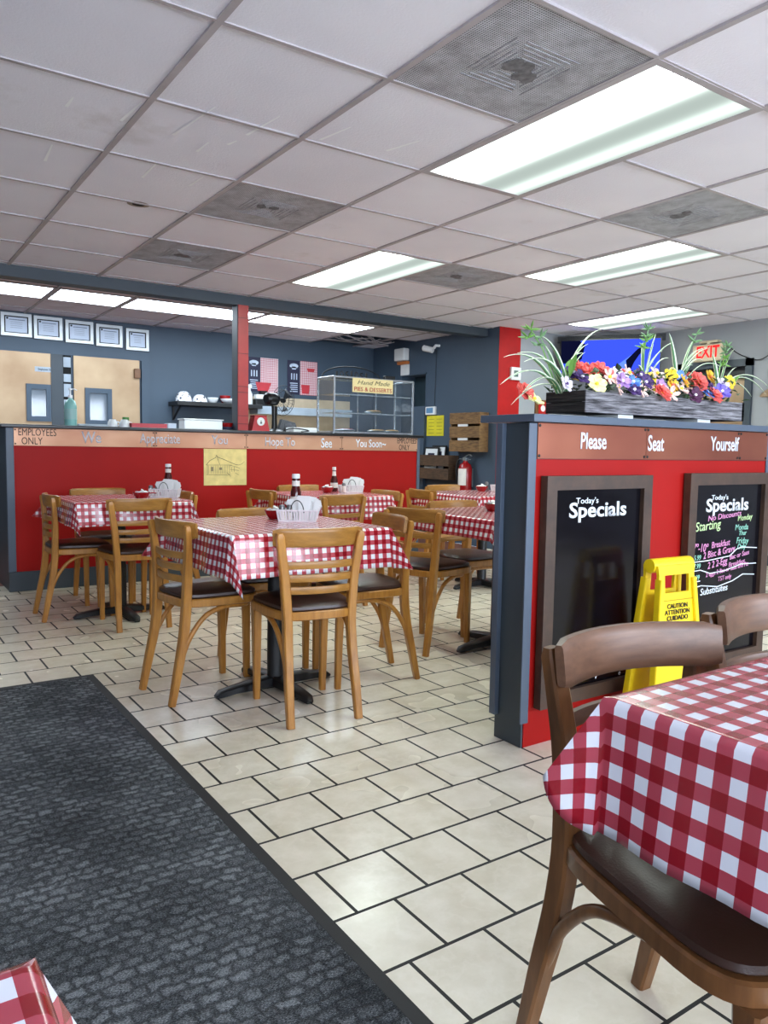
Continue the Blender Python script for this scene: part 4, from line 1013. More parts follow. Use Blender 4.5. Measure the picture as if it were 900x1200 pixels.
def make_napkins(label, x, y, rz):
    t = thing('napkin_stack', label, 'napkins', (x, y, TZ + .004), rz, 'paper napkins in the baskets')
    for i, (ox, oy, sk_, tl, hgt, w_) in enumerate(((-.020, .012, -.024, -9, .096, .016), (.004, -.004, -.006, -2, .108, .020), (.024, .012, .004, 5, .104, .017), (.042, .0, .010, 9, .094, .012))):
        m = MB()
        for k in range(5):
            q = MB()
            q.prism([(-w_, 0), (w_, 0), (w_ + .008 + .002 * k, hgt - .005 * k), (-w_ + sk_ - .003 * k, hgt + .004 - .004 * k)], 0, .0022, Matrix.Rotation(PI / 2, 4, 'X'))
            q.xf(Matrix.Translation((ox, oy - .012 + .0052 * k, 0)) @ Matrix.Rotation(R(tl), 4, 'Y') @ Matrix.Rotation(R(3 * k - 6), 4, 'X')); m.add(q.v, q.f)
        m.build('napkin_fold', M['paper'], t)
    return t
def make_ketchup(label, x, y, slim=False):
    t = thing('ketchup_bottle', label, 'bottle', (x, y, TZ + .004), 0, 'ketchup bottles')
    if slim:
        MB().lathe([(0, 0), (.022, 0), (.024, .006), (.0245, .12), (.019, .14), (.0175, .150), (.0175, .184), (0, .184)], n=18).build('glass_body', M['ketchup'], t, True)
        MB().lathe([(.0185, .183), (.0185, .200), (.017, .203), (0, .203)], n=18).build('cap', M['white'], t, True)
        MB().lathe([(.0182, .148), (.0182, .172)], n=18).build('neck_label', M['label_white'], t, True)
        MB().lathe([(.0249, .03), (.0249, .10)], n=18).build('label_band', M['label_white'], t, True)
        return t
    MB().lathe([(0, 0), (.024, 0), (.027, .006), (.028, .06), (.026, .085), (.016, .115), (.0125, .135), (.0125, .158), (0, .158)], n=18).build('glass_body', M['ketchup'], t, True)
    MB().lathe([(.0140, .157), (.0145, .160), (.0145, .178), (.013, .181), (0, .181)], n=18).build('cap', M['white'], t, True)
    MB().lathe([(.0284, .028), (.0284, .065)], n=18).build('label_band', M['label_white'], t, True)
    MB().lathe([(.0160, .117), (.0134, .136), (.0132, .150)], n=18).build('neck_label', M['label_white'], t, True)
    return t
def make_shaker(label, x, y, full=True):
    t = thing('shaker', label, 'shaker', (x, y, TZ + .004), 0, 'salt and pepper shakers')
    MB().lathe([(0, 0), (.014, 0), (.016, .004), (.0145, .03), (.0135, .048), (0, .049)], n=14).build('glass_jar', M['label_white'] if full else M['grey_cap'], t, True)
    MB().lathe([(.0145, .047), (.0148, .058), (.011, .067), (0, .069)], n=14).build('cap', M['grey_cap'], t, True)
    return t
cream_me = []
def make_bowl(label, x, y, r, seed, handle=False, where=''):
    t = thing('creamer_bowl', label, 'bowl', (x, y, TZ), R(-10), 'red creamer bowls')
    MB().lathe([(0, 0), (r * .55, 0), (r * .62, .003), (r * .9, .024), (r, .038), (r * 1.03, .041), (r * .97, .041), (r * .86, .026), (r * .55, .007), (0, .006)], n=22).build('dish', M['red_bowl'], t, True)
    if handle:
        MB().sweep(arc([(r * .95, 0, .034), (r * 1.3, 0, .036), (r * 1.75, 0, .034)], 4), [(.016, .008)] * 8 + [(.024, .009)], (0, 1, 0)).build('handle', M['red_bowl'], t, True)
    r_ = random.Random(seed)
    n = 0
    spots = [(0, 0, .026)] + [(r * .5 * math.cos(a * PI / 3), r * .5 * math.sin(a * PI / 3), .024) for a in range(6)]
    for (dx, dy, dz) in spots:
        if not cream_me:
            o = MB().lathe([(0, 0), (.0095, 0), (.0125, .017), (.0150, .018), (.0150, .0195), (0, .0195)], n=12).build('creamer_cup', M['white'], None, True); cream_me.append(o)
        else:
            o = cream_me[0].copy(); COL.objects.link(o)
        o.location = (x + dx, y + dy, TZ + dz + (0.010 if (dx, dy) == (0, 0) else 0)); o.rotation_euler = (r_.uniform(-.5, .5), r_.uniform(-.5, .5), r_.uniform(0, 6))
        tag(o, 'small white creamer cup in the %s' % where, 'creamer', 'creamer cups in the %s' % where); n += 1
    return t
# nearest centre table
make_basket('white slotted condiment basket on the nearest centre table', 1.625, 3.06, R(-34))
make_napkins('white folded napkins fanned in the nearest centre basket', 1.645, 3.045, R(-34))
make_ketchup('ketchup bottle behind the napkins on the nearest centre table', 1.66, 3.15, True)
make_shaker('left shaker with grey cap in the nearest centre basket', 1.562, 3.095); make_shaker('right shaker with grey cap, beside the napkins of the nearest centre basket', 1.598, 3.09)
make_bowl('red creamer bowl left of the basket on the nearest centre table', 1.575, 3.20, .044, 1, where='red bowl on the nearest centre table')
# far left table
make_basket('white slotted condiment basket on the far left table', 1.60, 4.80, R(-30))
make_napkins('white napkins standing tall in the far left basket', 1.62, 4.80, R(-30))
make_ketchup('ketchup bottle rising behind the napkins on the far left table', 1.655, 4.90, True)
make_shaker('left shaker in the far left basket', 1.53, 4.865); make_shaker('right shaker touching the napkins in the far left basket', 1.57, 4.86)
make_bowl('red handled creamer pan on the far left table', 1.42, 4.70, .05, 2, True, 'red handled pan on the far left table')
# under counter table
make_basket('white slotted basket on the table under the counter', 3.03, 4.88, R(-20))
make_napkins('white napkins leaning in the basket on the table under the counter', 3.06, 4.885, R(-20))
make_ketchup('full ketchup bottle with white cap on the table under the counter', 2.925, 4.945)
make_shaker('white salt shaker at the end of the basket under the counter', 2.94, 4.83)
make_bowl('red creamer bowl on the table under the counter', 2.83, 4.88, .046, 3, where='red bowl on the table under the counter')
# far table and divider table
make_bowl('red creamer bowl on the far table by the extinguisher', 4.13, 4.66, .05, 4, where='red bowl on the far table')
make_basket('clear white basket at the edge of the far table, cut by the divider', 4.28, 4.57, R(-20))
make_shaker('glass shaker on the far table beside the divider edge', 4.22, 4.70, False)
make_bowl('red creamer bowl on the table half hidden by the divider', 2.85, 3.12, .05, 5, where='red bowl beside the divider wall')
make_bowl('dark red bowl on the right foreground table, cut by the frame', 1.385, .56, .05, 6, where='red bowl on the foreground table')

# ------------------------------------------------------------------ things on the counter
CT = 1.186
s = thing('soap_bottle', 'teal soap pump bottle at the left end of the counter', 'bottle', (1.345, 6.2, CT))
MB().lathe([(0, 0), (.042, 0), (.045, .008), (.045, .15), (.036, .185), (.015, .205), (.015, .215), (0, .215)], n=18).build('bottle_body', M['soap'], s, True)
MB().lathe([(.017, .212), (.017, .232), (.006, .236), (.006, .27), (.012, .272), (.012, .284), (0, .284)], n=12).sweep([(0, 0, .278), (.03, -.01, .28), (.045, -.015, .27)], (.008, .008), (0, 1, 0)).build('pump', M['cup'], s, True)
MB().lathe([(.0455, .05), (.0455, .13)], n=18).build('label_band', plain('pale_soap_label', (150, 190, 186), 0.4), s, True)
tag(MB().box(-.13, .13, -.06, .06, 0, .02, bev=.006).build('tray', M['shelf_grey'], None, False, (1.53, 6.25, CT)), 'pale flat tray between the soap bottle and the cups', 'tray')
def cup(label, x, y, r):
    t = thing('cup', label, 'cup', (x, y, CT), 0, 'upturned white cups')
    MB().lathe([(0, 0), (r, 0), (r * 1.02, .006), (r * .9, .04), (r * .65, .058), (r * .6, .062), (0, .062)], n=18).build('cup_body', M['cup'], t, True)
    MB().tube([(r * .95, 0, .015), (r * 1.35, 0, .02), (r * 1.35, 0, .04), (r * .85, 0, .045)], .006, n=8).build('cup_handle', M['cup'], t, True)
cup('upturned white cup nearest the soap bottle', 1.655, 6.2, .04); cup('upturned white cup left of the green lidded jar', 1.735, 6.16, .04)
j = thing('jar', 'small jar with a green lid between white cups and red tray', 'jar', (1.785, 6.3, CT))
MB().lathe([(0, 0), (.024, 0), (.025, .01), (.025, .06), (0, .062)], n=16).build('jar_body', M['cup'], j, True); MB().lathe([(.026, .06), (.026, .085), (0, .087)], n=16).build('lid', M['green'], j, True)
t = thing('serving_tray', 'red plastic tray on the left of the counter', 'tray', (1.915, 6.2, CT))
MB().box(-.135, .135, -.09, .09, 0, .006, bev=.003).build('base', M['red_bowl'], t)
MB().box(-.14, .14, -.095, -.087, 0, .036).box(-.14, .14, .087, .095, 0, .036).box(-.14, -.132, -.087, .087, 0, .036).box(.132, .14, -.087, .087, 0, .036).build('raised_rim', plain('red_tray', (196, 40, 52), .35), t)
tag(MB().box(-.03, .04, -.05, .05, 0, .045, bev=.004).build('napkin_box', M['cert'], None, False, (2.115, 6.22, CT)), 'pale blue small box right of the red tray', 'box')
b = thing('ice_tub', 'long white plastic tub on the counter left of the red post', 'tub', (2.43, 6.35, CT))
MB().box(-.17, .17, -.07, .07, 0, .085, bev=.012).build('tub_body', M['cup'], b); MB().box(-.178, .178, -.078, .078, .083, .093, bev=.004).build('lid', M['cup'], b)
t = thing('dish_stack', 'stacked red and blue dishes behind the red post', 'dishes', (2.68, 6.38, CT))
for z0, mt, nm in ((0, 'navy', 'blue_dish'), (.035, 'red_bowl', 'red_dish')): MB().lathe([(0, z0), (.05, z0), (.065, z0 + .03), (.065, z0 + .034), (0, z0 + .034)], n=18).build(nm, M[mt], t, True)
# red kitchen scale
t = thing('kitchen_scale', 'red kitchen scale with a white dial beside the post', 'scale', (2.905, 6.22, CT))
MB().prism([(-.085, 0), (.085, 0), (.055, .13), (-.055, .13)], -.05, .05, Matrix.Rotation(PI / 2, 4, 'X')).build('body', plain('scale_red', (176, 30, 34), .35), t)
MB().lathe([(0, 0), (.036, 0), (.036, .004), (0, .005)], (0, -.05, .085), n=24, mat=Matrix.Rotation(PI / 2, 4, 'X')).build('dial', M['white'], t, True)
MB().box(-.003, .003, -.057, -.055, .065, .095).box(-.008, .008, -.057, -.055, .068, .078).build('dial_pointer', M['ink'], t)
MB().box(-.06, .06, -.05, .05, .13, .14, bev=.004).build('weighing_plate', M['red_bowl'], t)
# fan
t = thing('desk_fan', 'black desk fan turned sideways on the counter', 'fan', (3.085, 6.27, CT), R(20))
MB().lathe([(0, 0), (.085, 0), (.09, .008), (.06, .022), (.025, .03), (0, .03)], n=24).build('base', M['black_gloss'], t, True)
MB().sweep([(0, 0, .02), (0, 0, .12), (0, 0, .23)], [(.05, .04), (.042, .034), (.05, .04)], (1, 0, 0)).build('stem', M['black_gloss'], t, True)
MX = Matrix.Rotation(PI / 2, 4, 'Y')
MB().lathe([(0, -.10), (.035, -.10), (.055, -.08), (.06, -.03), (.055, .02), (.03, .05), (0, .05)], (-.01, 0, .29), n=20, mat=MX).build('motor', M['black_gloss'], t, True)
cg = MB(); rr = .135; cz = .285
for k in range(20):
    a = 2 * PI * k / 20; ca, sa = math.cos(a), math.sin(a)
    cg.tube([(.09 + .0, ca * .03, cz + sa * .03), (.085, ca * rr * .7, cz + sa * rr * .7), (.11, ca * rr, cz + sa * rr), (.135, ca * rr * .7, cz + sa * rr * .7), (.14, ca * .03, cz + sa * .03)], .0012, n=4)
for q, xx in ((rr, .11), (rr * .7, .085), (rr * .7, .135)):
    cg.tube([(xx, q * math.cos(2 * PI * k / 28), cz + q * math.sin(2 * PI * k / 28)) for k in range(29)], .0025, n=5)
cg.build('wire_cage', M['black'], t, True)
for k in range(3):
    a = 2 * PI * k / 3 + .3
    m = MB(); v = []
    for u in range(5):
        rr_ = .02 + .09 * u / 4
        for s_ in (-1, 1):
            an = a + s_ * (.25 + .25 * u / 4); v.append((.11 + s_ * .012, rr_ * math.cos(an), cz + rr_ * math.sin(an)))
    m.add(v, [(2 * u, 2 * u + 1, 2 * u + 3, 2 * u + 2) for u in range(4)])
    o = m.build('fan_blade', plain('smoky_blade', (70, 76, 84), .3), t, True); o.modifiers.new('thick', 'SOLIDIFY').thickness = .002
MB().lathe([(0, 0), (.022, 0), (.022, .03), (0, .034)], (.095, 0, cz), n=14, mat=MX).build('hub', M['black_gloss'], t, True)
cc = MB().tube(arc([(3.10, 6.14, CT + .006), (3.14, 6.07, CT + .03), (3.22, 6.05, CT + .03), (3.32, 6.06, CT + .014), (3.26, 6.10, CT + .006)], 6), .005, n=6)
tag(cc.build('fan_cord', M['black'], None, True), 'coiled black power cord beside the desk fan', 'cord')
t = thing('card_terminal', 'dark wedge shaped till display behind the desk fan', 'till', (3.27, 6.40, CT), R(-15))
MB().prism([(-.09, 0), (.10, 0), (.07, .09), (-.05, .12)], -.06, .06, Matrix.Rotation(PI / 2, 4, 'X')).build('body', M['black_gloss'], t); MB().box(-.03, .04, -.064, -.06, .04, .08).build('screen', M['slateboard'], t)
tag(MB().box(-.12, .12, -.08, .08, 0, .045, bev=.012).build('paper_stack', M['cup'], None, False, (3.33, 6.22, CT)), 'white folded papers on the counter between fan and pie case', 'paper')
# pie display case
t = thing('display_case', 'glass and steel pie display case with three shelves on the counter', 'display case', (3.60, 6.1, CT))
w, dp, h = .885, .30, .515
def edgebar(m, a, b, r=.009): m.sweep([a, b], (r * 2, r * 2), (0, 0, 1) if abs(a[2] - b[2]) < .2 else (1, 0, 0))
m = MB(); C8 = [(x, y, z) for x in (0, w) for y in (0, dp) for z in (.012, h)]
for i in range(8):
    for k in range(i + 1, 8):
        if sum(abs(C8[i][q] - C8[k][q]) > 1e-6 for q in range(3)) == 1: edgebar(m, C8[i], C8[k])
edgebar(m, (w * .5, dp, .012), (w * .5, dp, h), .006); edgebar(m, (w * .74, dp, .012), (w * .74, dp, h), .006)
m.build('steel_frame', M['chrome'], t)
for zz_ in (.19, .36):
    MB().box(.012, w - .012, .03, dp - .01, zz_, zz_ + .005).build('glass_shelf', M['glass'], t)
    MB().box(.01, w - .01, .026, .034, zz_ - .004, zz_ + .008).build('shelf_rail', M['chrome'], t)
MB().box(.0, w, 0, dp, 0, .014).build('base_plate', M['steel'], t)
MB().box(.01, w - .01, -.003, .001, .02, h - .01).build('front_pane', M['glass'], t)
MB().box(-.003, .001, .01, dp - .01, .02, h - .01).build('side_pane', M['glass'], t); MB().box(w - .001, w + .003, .01, dp - .01, .02, h - .01).build('side_pane', M['glass'], t)
sg = MB().box(.19, .64, -.012, -.004, .385, .515).build('sign_board', plain('cream_sign', (226, 206, 150), .5), t)
text('Hand Made', .040, (.415, -.0125, .475), M['ink'], sg, 'script_lettering', width=.36, shear=.35, bold=-.006)
text('PIES & DESSERTS', .038, (.415, -.0125, .413), plain('sign_red', (170, 30, 36), .5), sg, 'red_lettering', width=.42, bold=.006)
def pie(label, x, z, r, top):
    q = thing('pie', label, 'pie', (3.60 + x, 6.24, CT + z), 0, 'pies in the display case')
    MB().lathe([(0, 0), (r * .8, 0), (r, .018), (r * 1.04, .02), (r * .98, .024), (0, .02)], n=20).build('pie_tin', M['steel'], q, True); MB().lathe([(r * .96, .022), (r * .7, .034), (0, .038)], n=20).build('crust', M[top], q, True)
pie('golden pie on the middle glass shelf of the case', .52, .197, .085, 'pie'); pie('red topped pie at the lower left of the case', .2, .016, .10, 'pie_red')
pie('flat golden pie at the lower middle of the case', .56, .016, .09, 'pie'); pie('flat golden pie at the lower right of the case', .74, .016, .075, 'pie')
# wrought iron arch behind the case
t = thing('iron_sign', 'black wrought iron arch sign on top of the pie case', 'sign', (3.60, 6.33, CT + .525))
m = MB(); cxx = .33
m.tube([(cxx - .33 * math.cos(a), 0, .115 * math.sin(a)) for a in [PI * i / 20 for i in range(21)]], .006, n=6); m.tube([(cxx - .33, 0, .0), (cxx + .33, 0, .0)], .006, n=6)
m.build('arch', M['black'], t, True)
q = MB()
for i in range(7):
    x = cxx - .17 + .055 * i; hh = .075 - .4 * (x - cxx) ** 2
    if i % 3 == 0: q.box(x - .008, x + .008, -.006, .006, .0, hh)
    elif i % 3 == 1: q.tube([(x + .018 * math.cos(a), 0, hh * .55 + hh * .38 * math.sin(a)) for a in [2 * PI * k / 12 for k in range(13)]], .006, n=6)
    else: q.tube(arc([(x + .015, 0, hh * .9), (x - .012, 0, hh * .75), (x + .012, 0, hh * .4), (x - .015, 0, hh * .1)], 4), .007, n=6)
q.build('scrollwork', M['black'], t, True)
tag(MB().box(0, .12, -.02, .02, 0, .05, bev=.004).build('small_box', M['black_gloss'], None, False, (4.28, 6.3, CT + .526)), 'small black box at the right of the pie case top', 'box')

# ------------------------------------------------------------------ back wall things
for i, (x0, x1, z0) in enumerate(((1.197, 1.476, 2.10), (1.496, 1.765, 2.095), (1.793, 2.066, 2.085), (2.095, 2.364, 2.075), (2.402, 2.645, 2.06))):
    wn = ['leftmost framed certificate above the kitchen doors', 'second framed certificate from the left above the kitchen doors', 'middle framed certificate of the five above the kitchen doors', 'fourth framed certificate from the left above the kitchen doors', 'rightmost framed certificate above the kitchen doors'][i]
    t = thing('framed_certificate', wn, 'framed picture', (x0, YB - .002, z0), 0, 'framed certificates in a row')
    w_, h_ = x1 - x0, .225
    m = MB().box(0, w_, -.02, 0, 0, .03).box(0, w_, -.02, 0, h_ - .03, h_).box(0, .03, -.02, 0, .03, h_ - .03).box(w_ - .03, w_, -.02, 0, .03, h_ - .03); m.build('frame', M['frame_silver'], t)
    m = MB().box(-.006, w_ + .006, -.012, -.001, -.006, h_ + .006); m.build('backing', M['black'], t)
    MB().box(.03, w_ - .03, -.014, -.012, .03, h_ - .03).build('black_mat', M['ink'], t)
    c = MB().box(.042, w_ - .042, -.0155, -.014, .038, h_ - .042).build('sheet', M['cert'], t)
    q = MB().box(.075, w_ - .06, -.016, -.0155, h_ - .07, h_ - .062)
    for k in range(4): q.box(.085, w_ - .085, -.016, -.0155, h_ - .09 - .018 * k, h_ - .087 - .018 * k)
    q.build('print', M['cert_ink'], c)
    MB().lathe([(0, 0), (.010, 0), (.010, .001), (0, .0012)], (.058, -.0155, h_ - .055), n=12, mat=Matrix.Rotation(PI / 2, 4, 'X')).build('seal', M['ink'], c)
# wall shelf
t = thing('wall_shelf', 'black wall shelf of dishes between the kitchen door and the red post', 'shelf', (2.86, YB, 1.53))
MB().box(0, 1.0, -.30, 0, -.045, 0, bev=.004).build('board', M['black'], t)
br = MB(); br.sweep([(.05, -.02, -.04), (.05, -.02, -.20)], (.025, .02), (1, 0, 0)); br.sweep([(.05, -.02, -.19), (.05, -.24, -.05)], (.02, .016), (1, 0, 0)); br.build('bracket', M['black'], t)
def dish(label, x, r, hgt, mat, nm='bowl', y=-.15, z=1.531):
    q = thing(nm, label, nm, (x, YB + y, z), 0, 'dishes on the wall shelf')
    MB().lathe([(0, 0), (r * .5, 0), (r * .85, hgt * .45), (r, hgt * .92), (r, hgt), (0, hgt * .9)], n=20).build('dish_body', mat, q, True)
    return q
k = NT('blue_patterned_china'); vo = k.node('ShaderNodeTexVoronoi'); vo.inputs['Scale'].default_value = 26; k.link(k.coords(), vo.inputs['Vector']); k.base(k.ramp(vo.outputs['Distance'], [(.25, lin((30, 34, 60))), (.4, lin((236, 236, 240)))])); k.set(.25); M['pattern'] = k.m
def upturned(label, x, r, hgt):
    q = thing('bowl', label, 'bowl', (x, YB - .15, 1.531), 0, 'dishes on the wall shelf'); MB().lathe([(0, 0), (r, 0), (r * .95, hgt * .35), (r * .7, hgt * .8), (r * .4, hgt), (0, hgt)], n=20).build('dish_body', M['pattern'], q, True)
upturned('patterned upturned bowl at the left end of the wall shelf', 2.98, .09, .11); upturned('patterned upturned bowl, second along the wall shelf', 3.165, .085, .085)
dish('plain white dish in the middle of the wall shelf', 3.318, .064, .06, M['cup']); dish('white plate stack right of the plain dish on the wall shelf', 3.47, .085, .05, M['cup'], y=-.225); dish('red dish pile behind the white plates on the shelf', 3.50, .062, .095, M['red_bowl'], y=-.066); dish('red dish at the right of the wall shelf', 3.635, .065, .06, M['red_bowl'])
t = thing('spray_bottle', 'white spray bottle on the wall shelf beside the red post', 'bottle', (3.76, YB - .15, 1.531))
MB().lathe([(0, 0), (.04, 0), (.042, .01), (.038, .12), (.018, .165), (.015, .19), (0, .19)], n=16).build('bottle_body', M['white'], t, True); MB().box(-.05, .03, -.015, .015, .19, .235, bev=.008).build('spray_head', M['white'], t)
# posters
def poster(label, x0, x1, z0, z1, seed, pot):
    t = thing('poster', label, 'poster', (x0, YB - .001, z0), 0, 'diner posters'); w_, h_ = x1 - x0, z1 - z0
    s_ = .42 * w_
    MB().box(0, s_, -.006, 0, 0, h_).build('navy_panel', M['navy'], t)
    q = MB(); q.add([(s_, -.006, 0), (w_, -.006, 0), (w_, -.006, h_), (s_, -.006, h_), (s_, 0, 0), (w_, 0, 0), (w_, 0, h_), (s_, 0, h_)], [(0, 1, 2, 3), (4, 7, 6, 5), (0, 4, 5, 1), (3, 2, 6, 7), (1, 5, 6, 2), (0, 3, 7, 4)], 0, [[(s_, 0), (w_, 0), (w_, h_), (s_, h_)]] + [[(0, 0)] * 4] * 5); q.build('gingham_panel', M['poster_ging'], t)
    r_ = random.Random(seed); m = MB()
    m.lathe([(0, 0), (.07, 0), (.07, .001), (0, .001)], (s_ / 2, -.0065, h_ * .84), n=14, mat=Matrix.Rotation(PI / 2, 4, 'X') @ Matrix.Diagonal((.85, .42, 1, 1)))
    m.box(s_ * .34, s_ * .66, -.0075, -.006, h_ * .74, h_ * .82)
    for k in range(5): m.box(s_ * (.2 + .04 * (k % 2)), s_ * .8, -.007, -.006, h_ * (.08 + .06 * k), h_ * (.08 + .06 * k) + .01)
    for k in range(3): m.box(s_ * (.28 + .2 * k), s_ * (.36 + .2 * k), -.007, -.006, h_ * .44, h_ * .62)
    m.build('white_print', M['cert'], t)
    m = MB(); 
    if pot: m.prism([(s_ * .8, h_ * .02), (w_ * .66, h_ * .02), (w_ * .78, h_ * .28), (s_ * .62, h_ * .28)], .006, .0085, Matrix.Rotation(PI / 2, 4, 'X'))
    else: m.prism([(s_ * 1.15, h_ * .04), (w_ * .72, h_ * .04), (w_ * .74, h_ * .30), (s_ * 1.1, h_ * .30)], .006, .0085, Matrix.Rotation(PI / 2, 4, 'X')); m.prism([(w_ * .68, h_ * .70), (w_ * .88, h_ * .70), (w_ * .92, h_ * .80), (w_ * .64, h_ * .80)], .006, .0085, Matrix.Rotation(PI / 2, 4, 'X'))
    m.build('red_print', plain('poster_red', (196, 52, 62), .5), t)
poster('navy and gingham diner poster with a red pot, beside the red post', 3.80, 4.20, 1.70, 2.10, 1, True)
poster('navy and gingham diner poster with a red jar, next to the pie case', 4.325, 4.735, 1.69, 2.10, 2, False)
# back counter
t = thing('back_counter', 'beige back counter with pale shelf behind the fan', 'counter', (3.70, YB, 0))
MB().box(0, 1.5, -.03, 0, 1.0, 1.64).build('backsplash', M['beige'], t); MB().box(0, 1.5, -.5, 0, 0, 1.22).build('cabinet', M['beige'], t)
MB().box(.12, 1.4, -.25, -.03, 1.43, 1.52, bev=.004).build('shelf', M['shelf_grey'], t)
t = thing('receipt_printer', 'black receipt printer with white paper right of the red post', 'printer', (3.93, YB - .15, 1.522))
MB().box(-.12, .10, -.08, .08, 0, .08, bev=.008).build('body', M['black_gloss'], t); MB().box(-.12, .02, -.09, -.02, .08, .13, bev=.004).build('paper_roll', M['paper'], t); MB().box(-.02, .06, .0, .06, .08, .18).build('stand', M['black_gloss'], t)

# ------------------------------------------------------------------ things on the kitchen side wall (x = XW, facing -x)
def wl(y): return y * .986
t = thing('wall_dispenser', 'white wall dispenser with a paper notice, high on the slate wall', 'dispenser', (XW, 7.76, 1.95))
MB().box(-.09, -.001, -.10, .10, .17, .32, bev=.015).build('housing', M['white'], t); MB().box(-.05, -.001, -.11, .09, .13, .165, bev=.006).build('orange_base', plain('orange_strip', (190, 110, 50), .5), t); MB().box(-.012, -.001, -.11, .06, .0, .13).build('notice', M['paper'], t)
t = thing('security_camera', 'white bullet security camera on the slate wall near the ceiling', 'camera', (XW, 7.10, 2.19))
MB().lathe([(0, 0), (.03, 0), (.034, .005), (.034, .13), (.028, .135), (0, .135)], (-.06, .02, .0), n=16, mat=Matrix.Rotation(R(-75), 4, 'X') @ Matrix.Rotation(R(-20), 4, 'Y')).build('camera_body', M['white'], t, True)
MB().sweep([(-.001, -.03, .05), (-.05, -.02, .05), (-.065, .0, .02)], (.03, .03), (0, 1, 0)).build('mount', M['white'], t); MB().lathe([(0, 0), (.026, 0), (.026, .004), (0, .005)], (-.105, .155, .03), n=14, mat=Matrix.Rotation(R(-75), 4, 'X') @ Matrix.Rotation(R(-20), 4, 'Y')).build('lens', M['ink'], t)
m = MB(); m.sweep([(XW - .006, 7.12, 2.2), (XW - .006, 7.14, 1.5)], (.006, .006), (0, 1, 0)); tag(m.build('camera_cable', M['slate_dark'], None), 'thin cable running down the slate wall from the camera', 'cable')
t = thing('employee_gate', 'slate blue narrow panel beside the counter end at the kitchen doorway', 'gate', (XW - .02, 7.36, 0))
MB().box(-.02, .02, -.07, .14, .6, 1.56, bev=.004).build('upper_panel', M['slate'], t); MB().box(-.02, .02, -.07, .14, 0, .59, bev=.004).build('lower_panel', M['slate'], t)
t = thing('thermostat', 'white boxed thermostat with blue screen above the yellow notice', 'thermostat', (XW, 7.19, 1.455))
MB().box(-.03, -.001, -.09, .09, 0, .095, bev=.006).build('body', M['white'], t); MB().box(-.032, -.03, -.055, .07, .02, .08).build('screen', plain('blue_screen', (96, 140, 176), .3), t)
t = thing('notice', 'yellow paper notice taped to the slate wall', 'notice', (XW, 6.96, 1.21))
MB().box(-.005, -.001, 0, .32, 0, .235).build('sheet', M['yellow_paper'], t)
m = MB()
for r0 in range(5):
    for c0_ in (.03, .18): m.box(-.0062, -.005, c0_, c0_ + .1, .03 + .04 * r0, .036 + .04 * r0)
m.build('print', plain('olive_print', (150, 140, 40), .7), t)
def crate(label, y0, y1, z0, z1, d_, mt, slats, vertical=False):
    t = thing('wall_crate', label, 'crate', (XW, y0, z0)); w_, h_ = y1 - y0, z1 - z0
    n = slats; bh = h_ / (n + (n - 1) * .22)
    for k in range(n):
        zz_ = k * bh * 1.22
        MB().box(-d_, -d_ + .016, 0, w_, zz_, zz_ + bh, bev=.002).build('slat', mt, t)
    for a_ in (0, w_ - .02): MB().box(-d_ + .016, -.001, a_, a_ + .02, 0, h_, bev=.002).build('end_board', mt, t)
    MB().box(-d_ + .016, -.001, .02, w_ - .02, 0, .016).build('floor_board', mt, t)
    m = MB().box(-.012, -.001, .02, w_ - .02, .016, h_); m.build('back_board', M['crate_dark'], t)
    return t
ca = crate('rustic wooden wall rack with three slats and white tags', 6.20, 6.70, 1.035, 1.456, .13, M['crate'], 3)
m = MB()
for zz_ in (.375, .255, .105): m.box(-.125, -.118, .20, .36, zz_, zz_ + .045)
m.build('white_tag', M['paper'], ca)
cbx = crate('dark wooden wall box holding two framed prints', 6.68, 7.37, .715, .99, .15, M['crate_dark'], 2)
for i, (y0, dz, lb) in enumerate(((6.95, 0.0, 'black framed print with white mat standing in the dark wall box'), (6.86, .02, 'second framed print behind the first in the dark wall box'))):
    t = thing('framed_print', lb, 'framed picture', (XW - .085 + .035 * i, y0, .84 + dz), 0, 'prints in the wall box')
    MB().box(-.012, .0, 0, .26, -.10, .24).xf(Matrix.Rotation(R(6), 4, 'Y')).build('frame', M['ink'], t); MB().box(-.014, -.012, .02, .24, -.08, .22).xf(Matrix.Rotation(R(6), 4, 'Y')).build('mat', M['paper'], t); MB().box(-.016, -.014, .07, .19, .02, .17).xf(Matrix.Rotation(R(6), 4, 'Y')).build('print', M['navy'], t)
t = thing('fire_extinguisher', 'red fire extinguisher with white label on the slate wall', 'fire extinguisher', (XW - .089, 6.46, .55))
MB().lathe([(0, 0), (.07, 0), (.075, .01), (.075, .30), (.06, .345), (.025, .37), (.022, .39), (0, .39)], n=22).build('cylinder', M['ext_red'], t, True)
MB().prism([(.0765 * math.cos(a), .0765 * math.sin(a)) for a in [PI - 1.0 + 2.0 * i / 12 for i in range(13)]] + [(.073 * math.cos(a), .073 * math.sin(a)) for a in [PI + 1.0 - 2.0 * i / 12 for i in range(13)]], .12, .30).build('label_band', M['label_white'], t)
MB().box(-.02, .02, -.03, .03, .385, .42, bev=.004).sweep([(0, .02, .42), (0, -.06, .455), (0, -.10, .44)], (.022, .008), (1, 0, 0)).sweep([(0, .02, .405), (0, -.08, .40)], (.02, .008), (1, 0, 0)).build('valve_handle', M['steel'], t)
MB().tube(arc([(0, .02, .40), (-.02, .09, .39), (-.03, .115, .30), (-.03, .10, .18), (-.03, .085, .10)], 6), .011, n=8).build('hose', M['black'], t, True)
MB().box(.07, .089, -.03, .03, .1, .3).build('bracket', M['steel'], t)
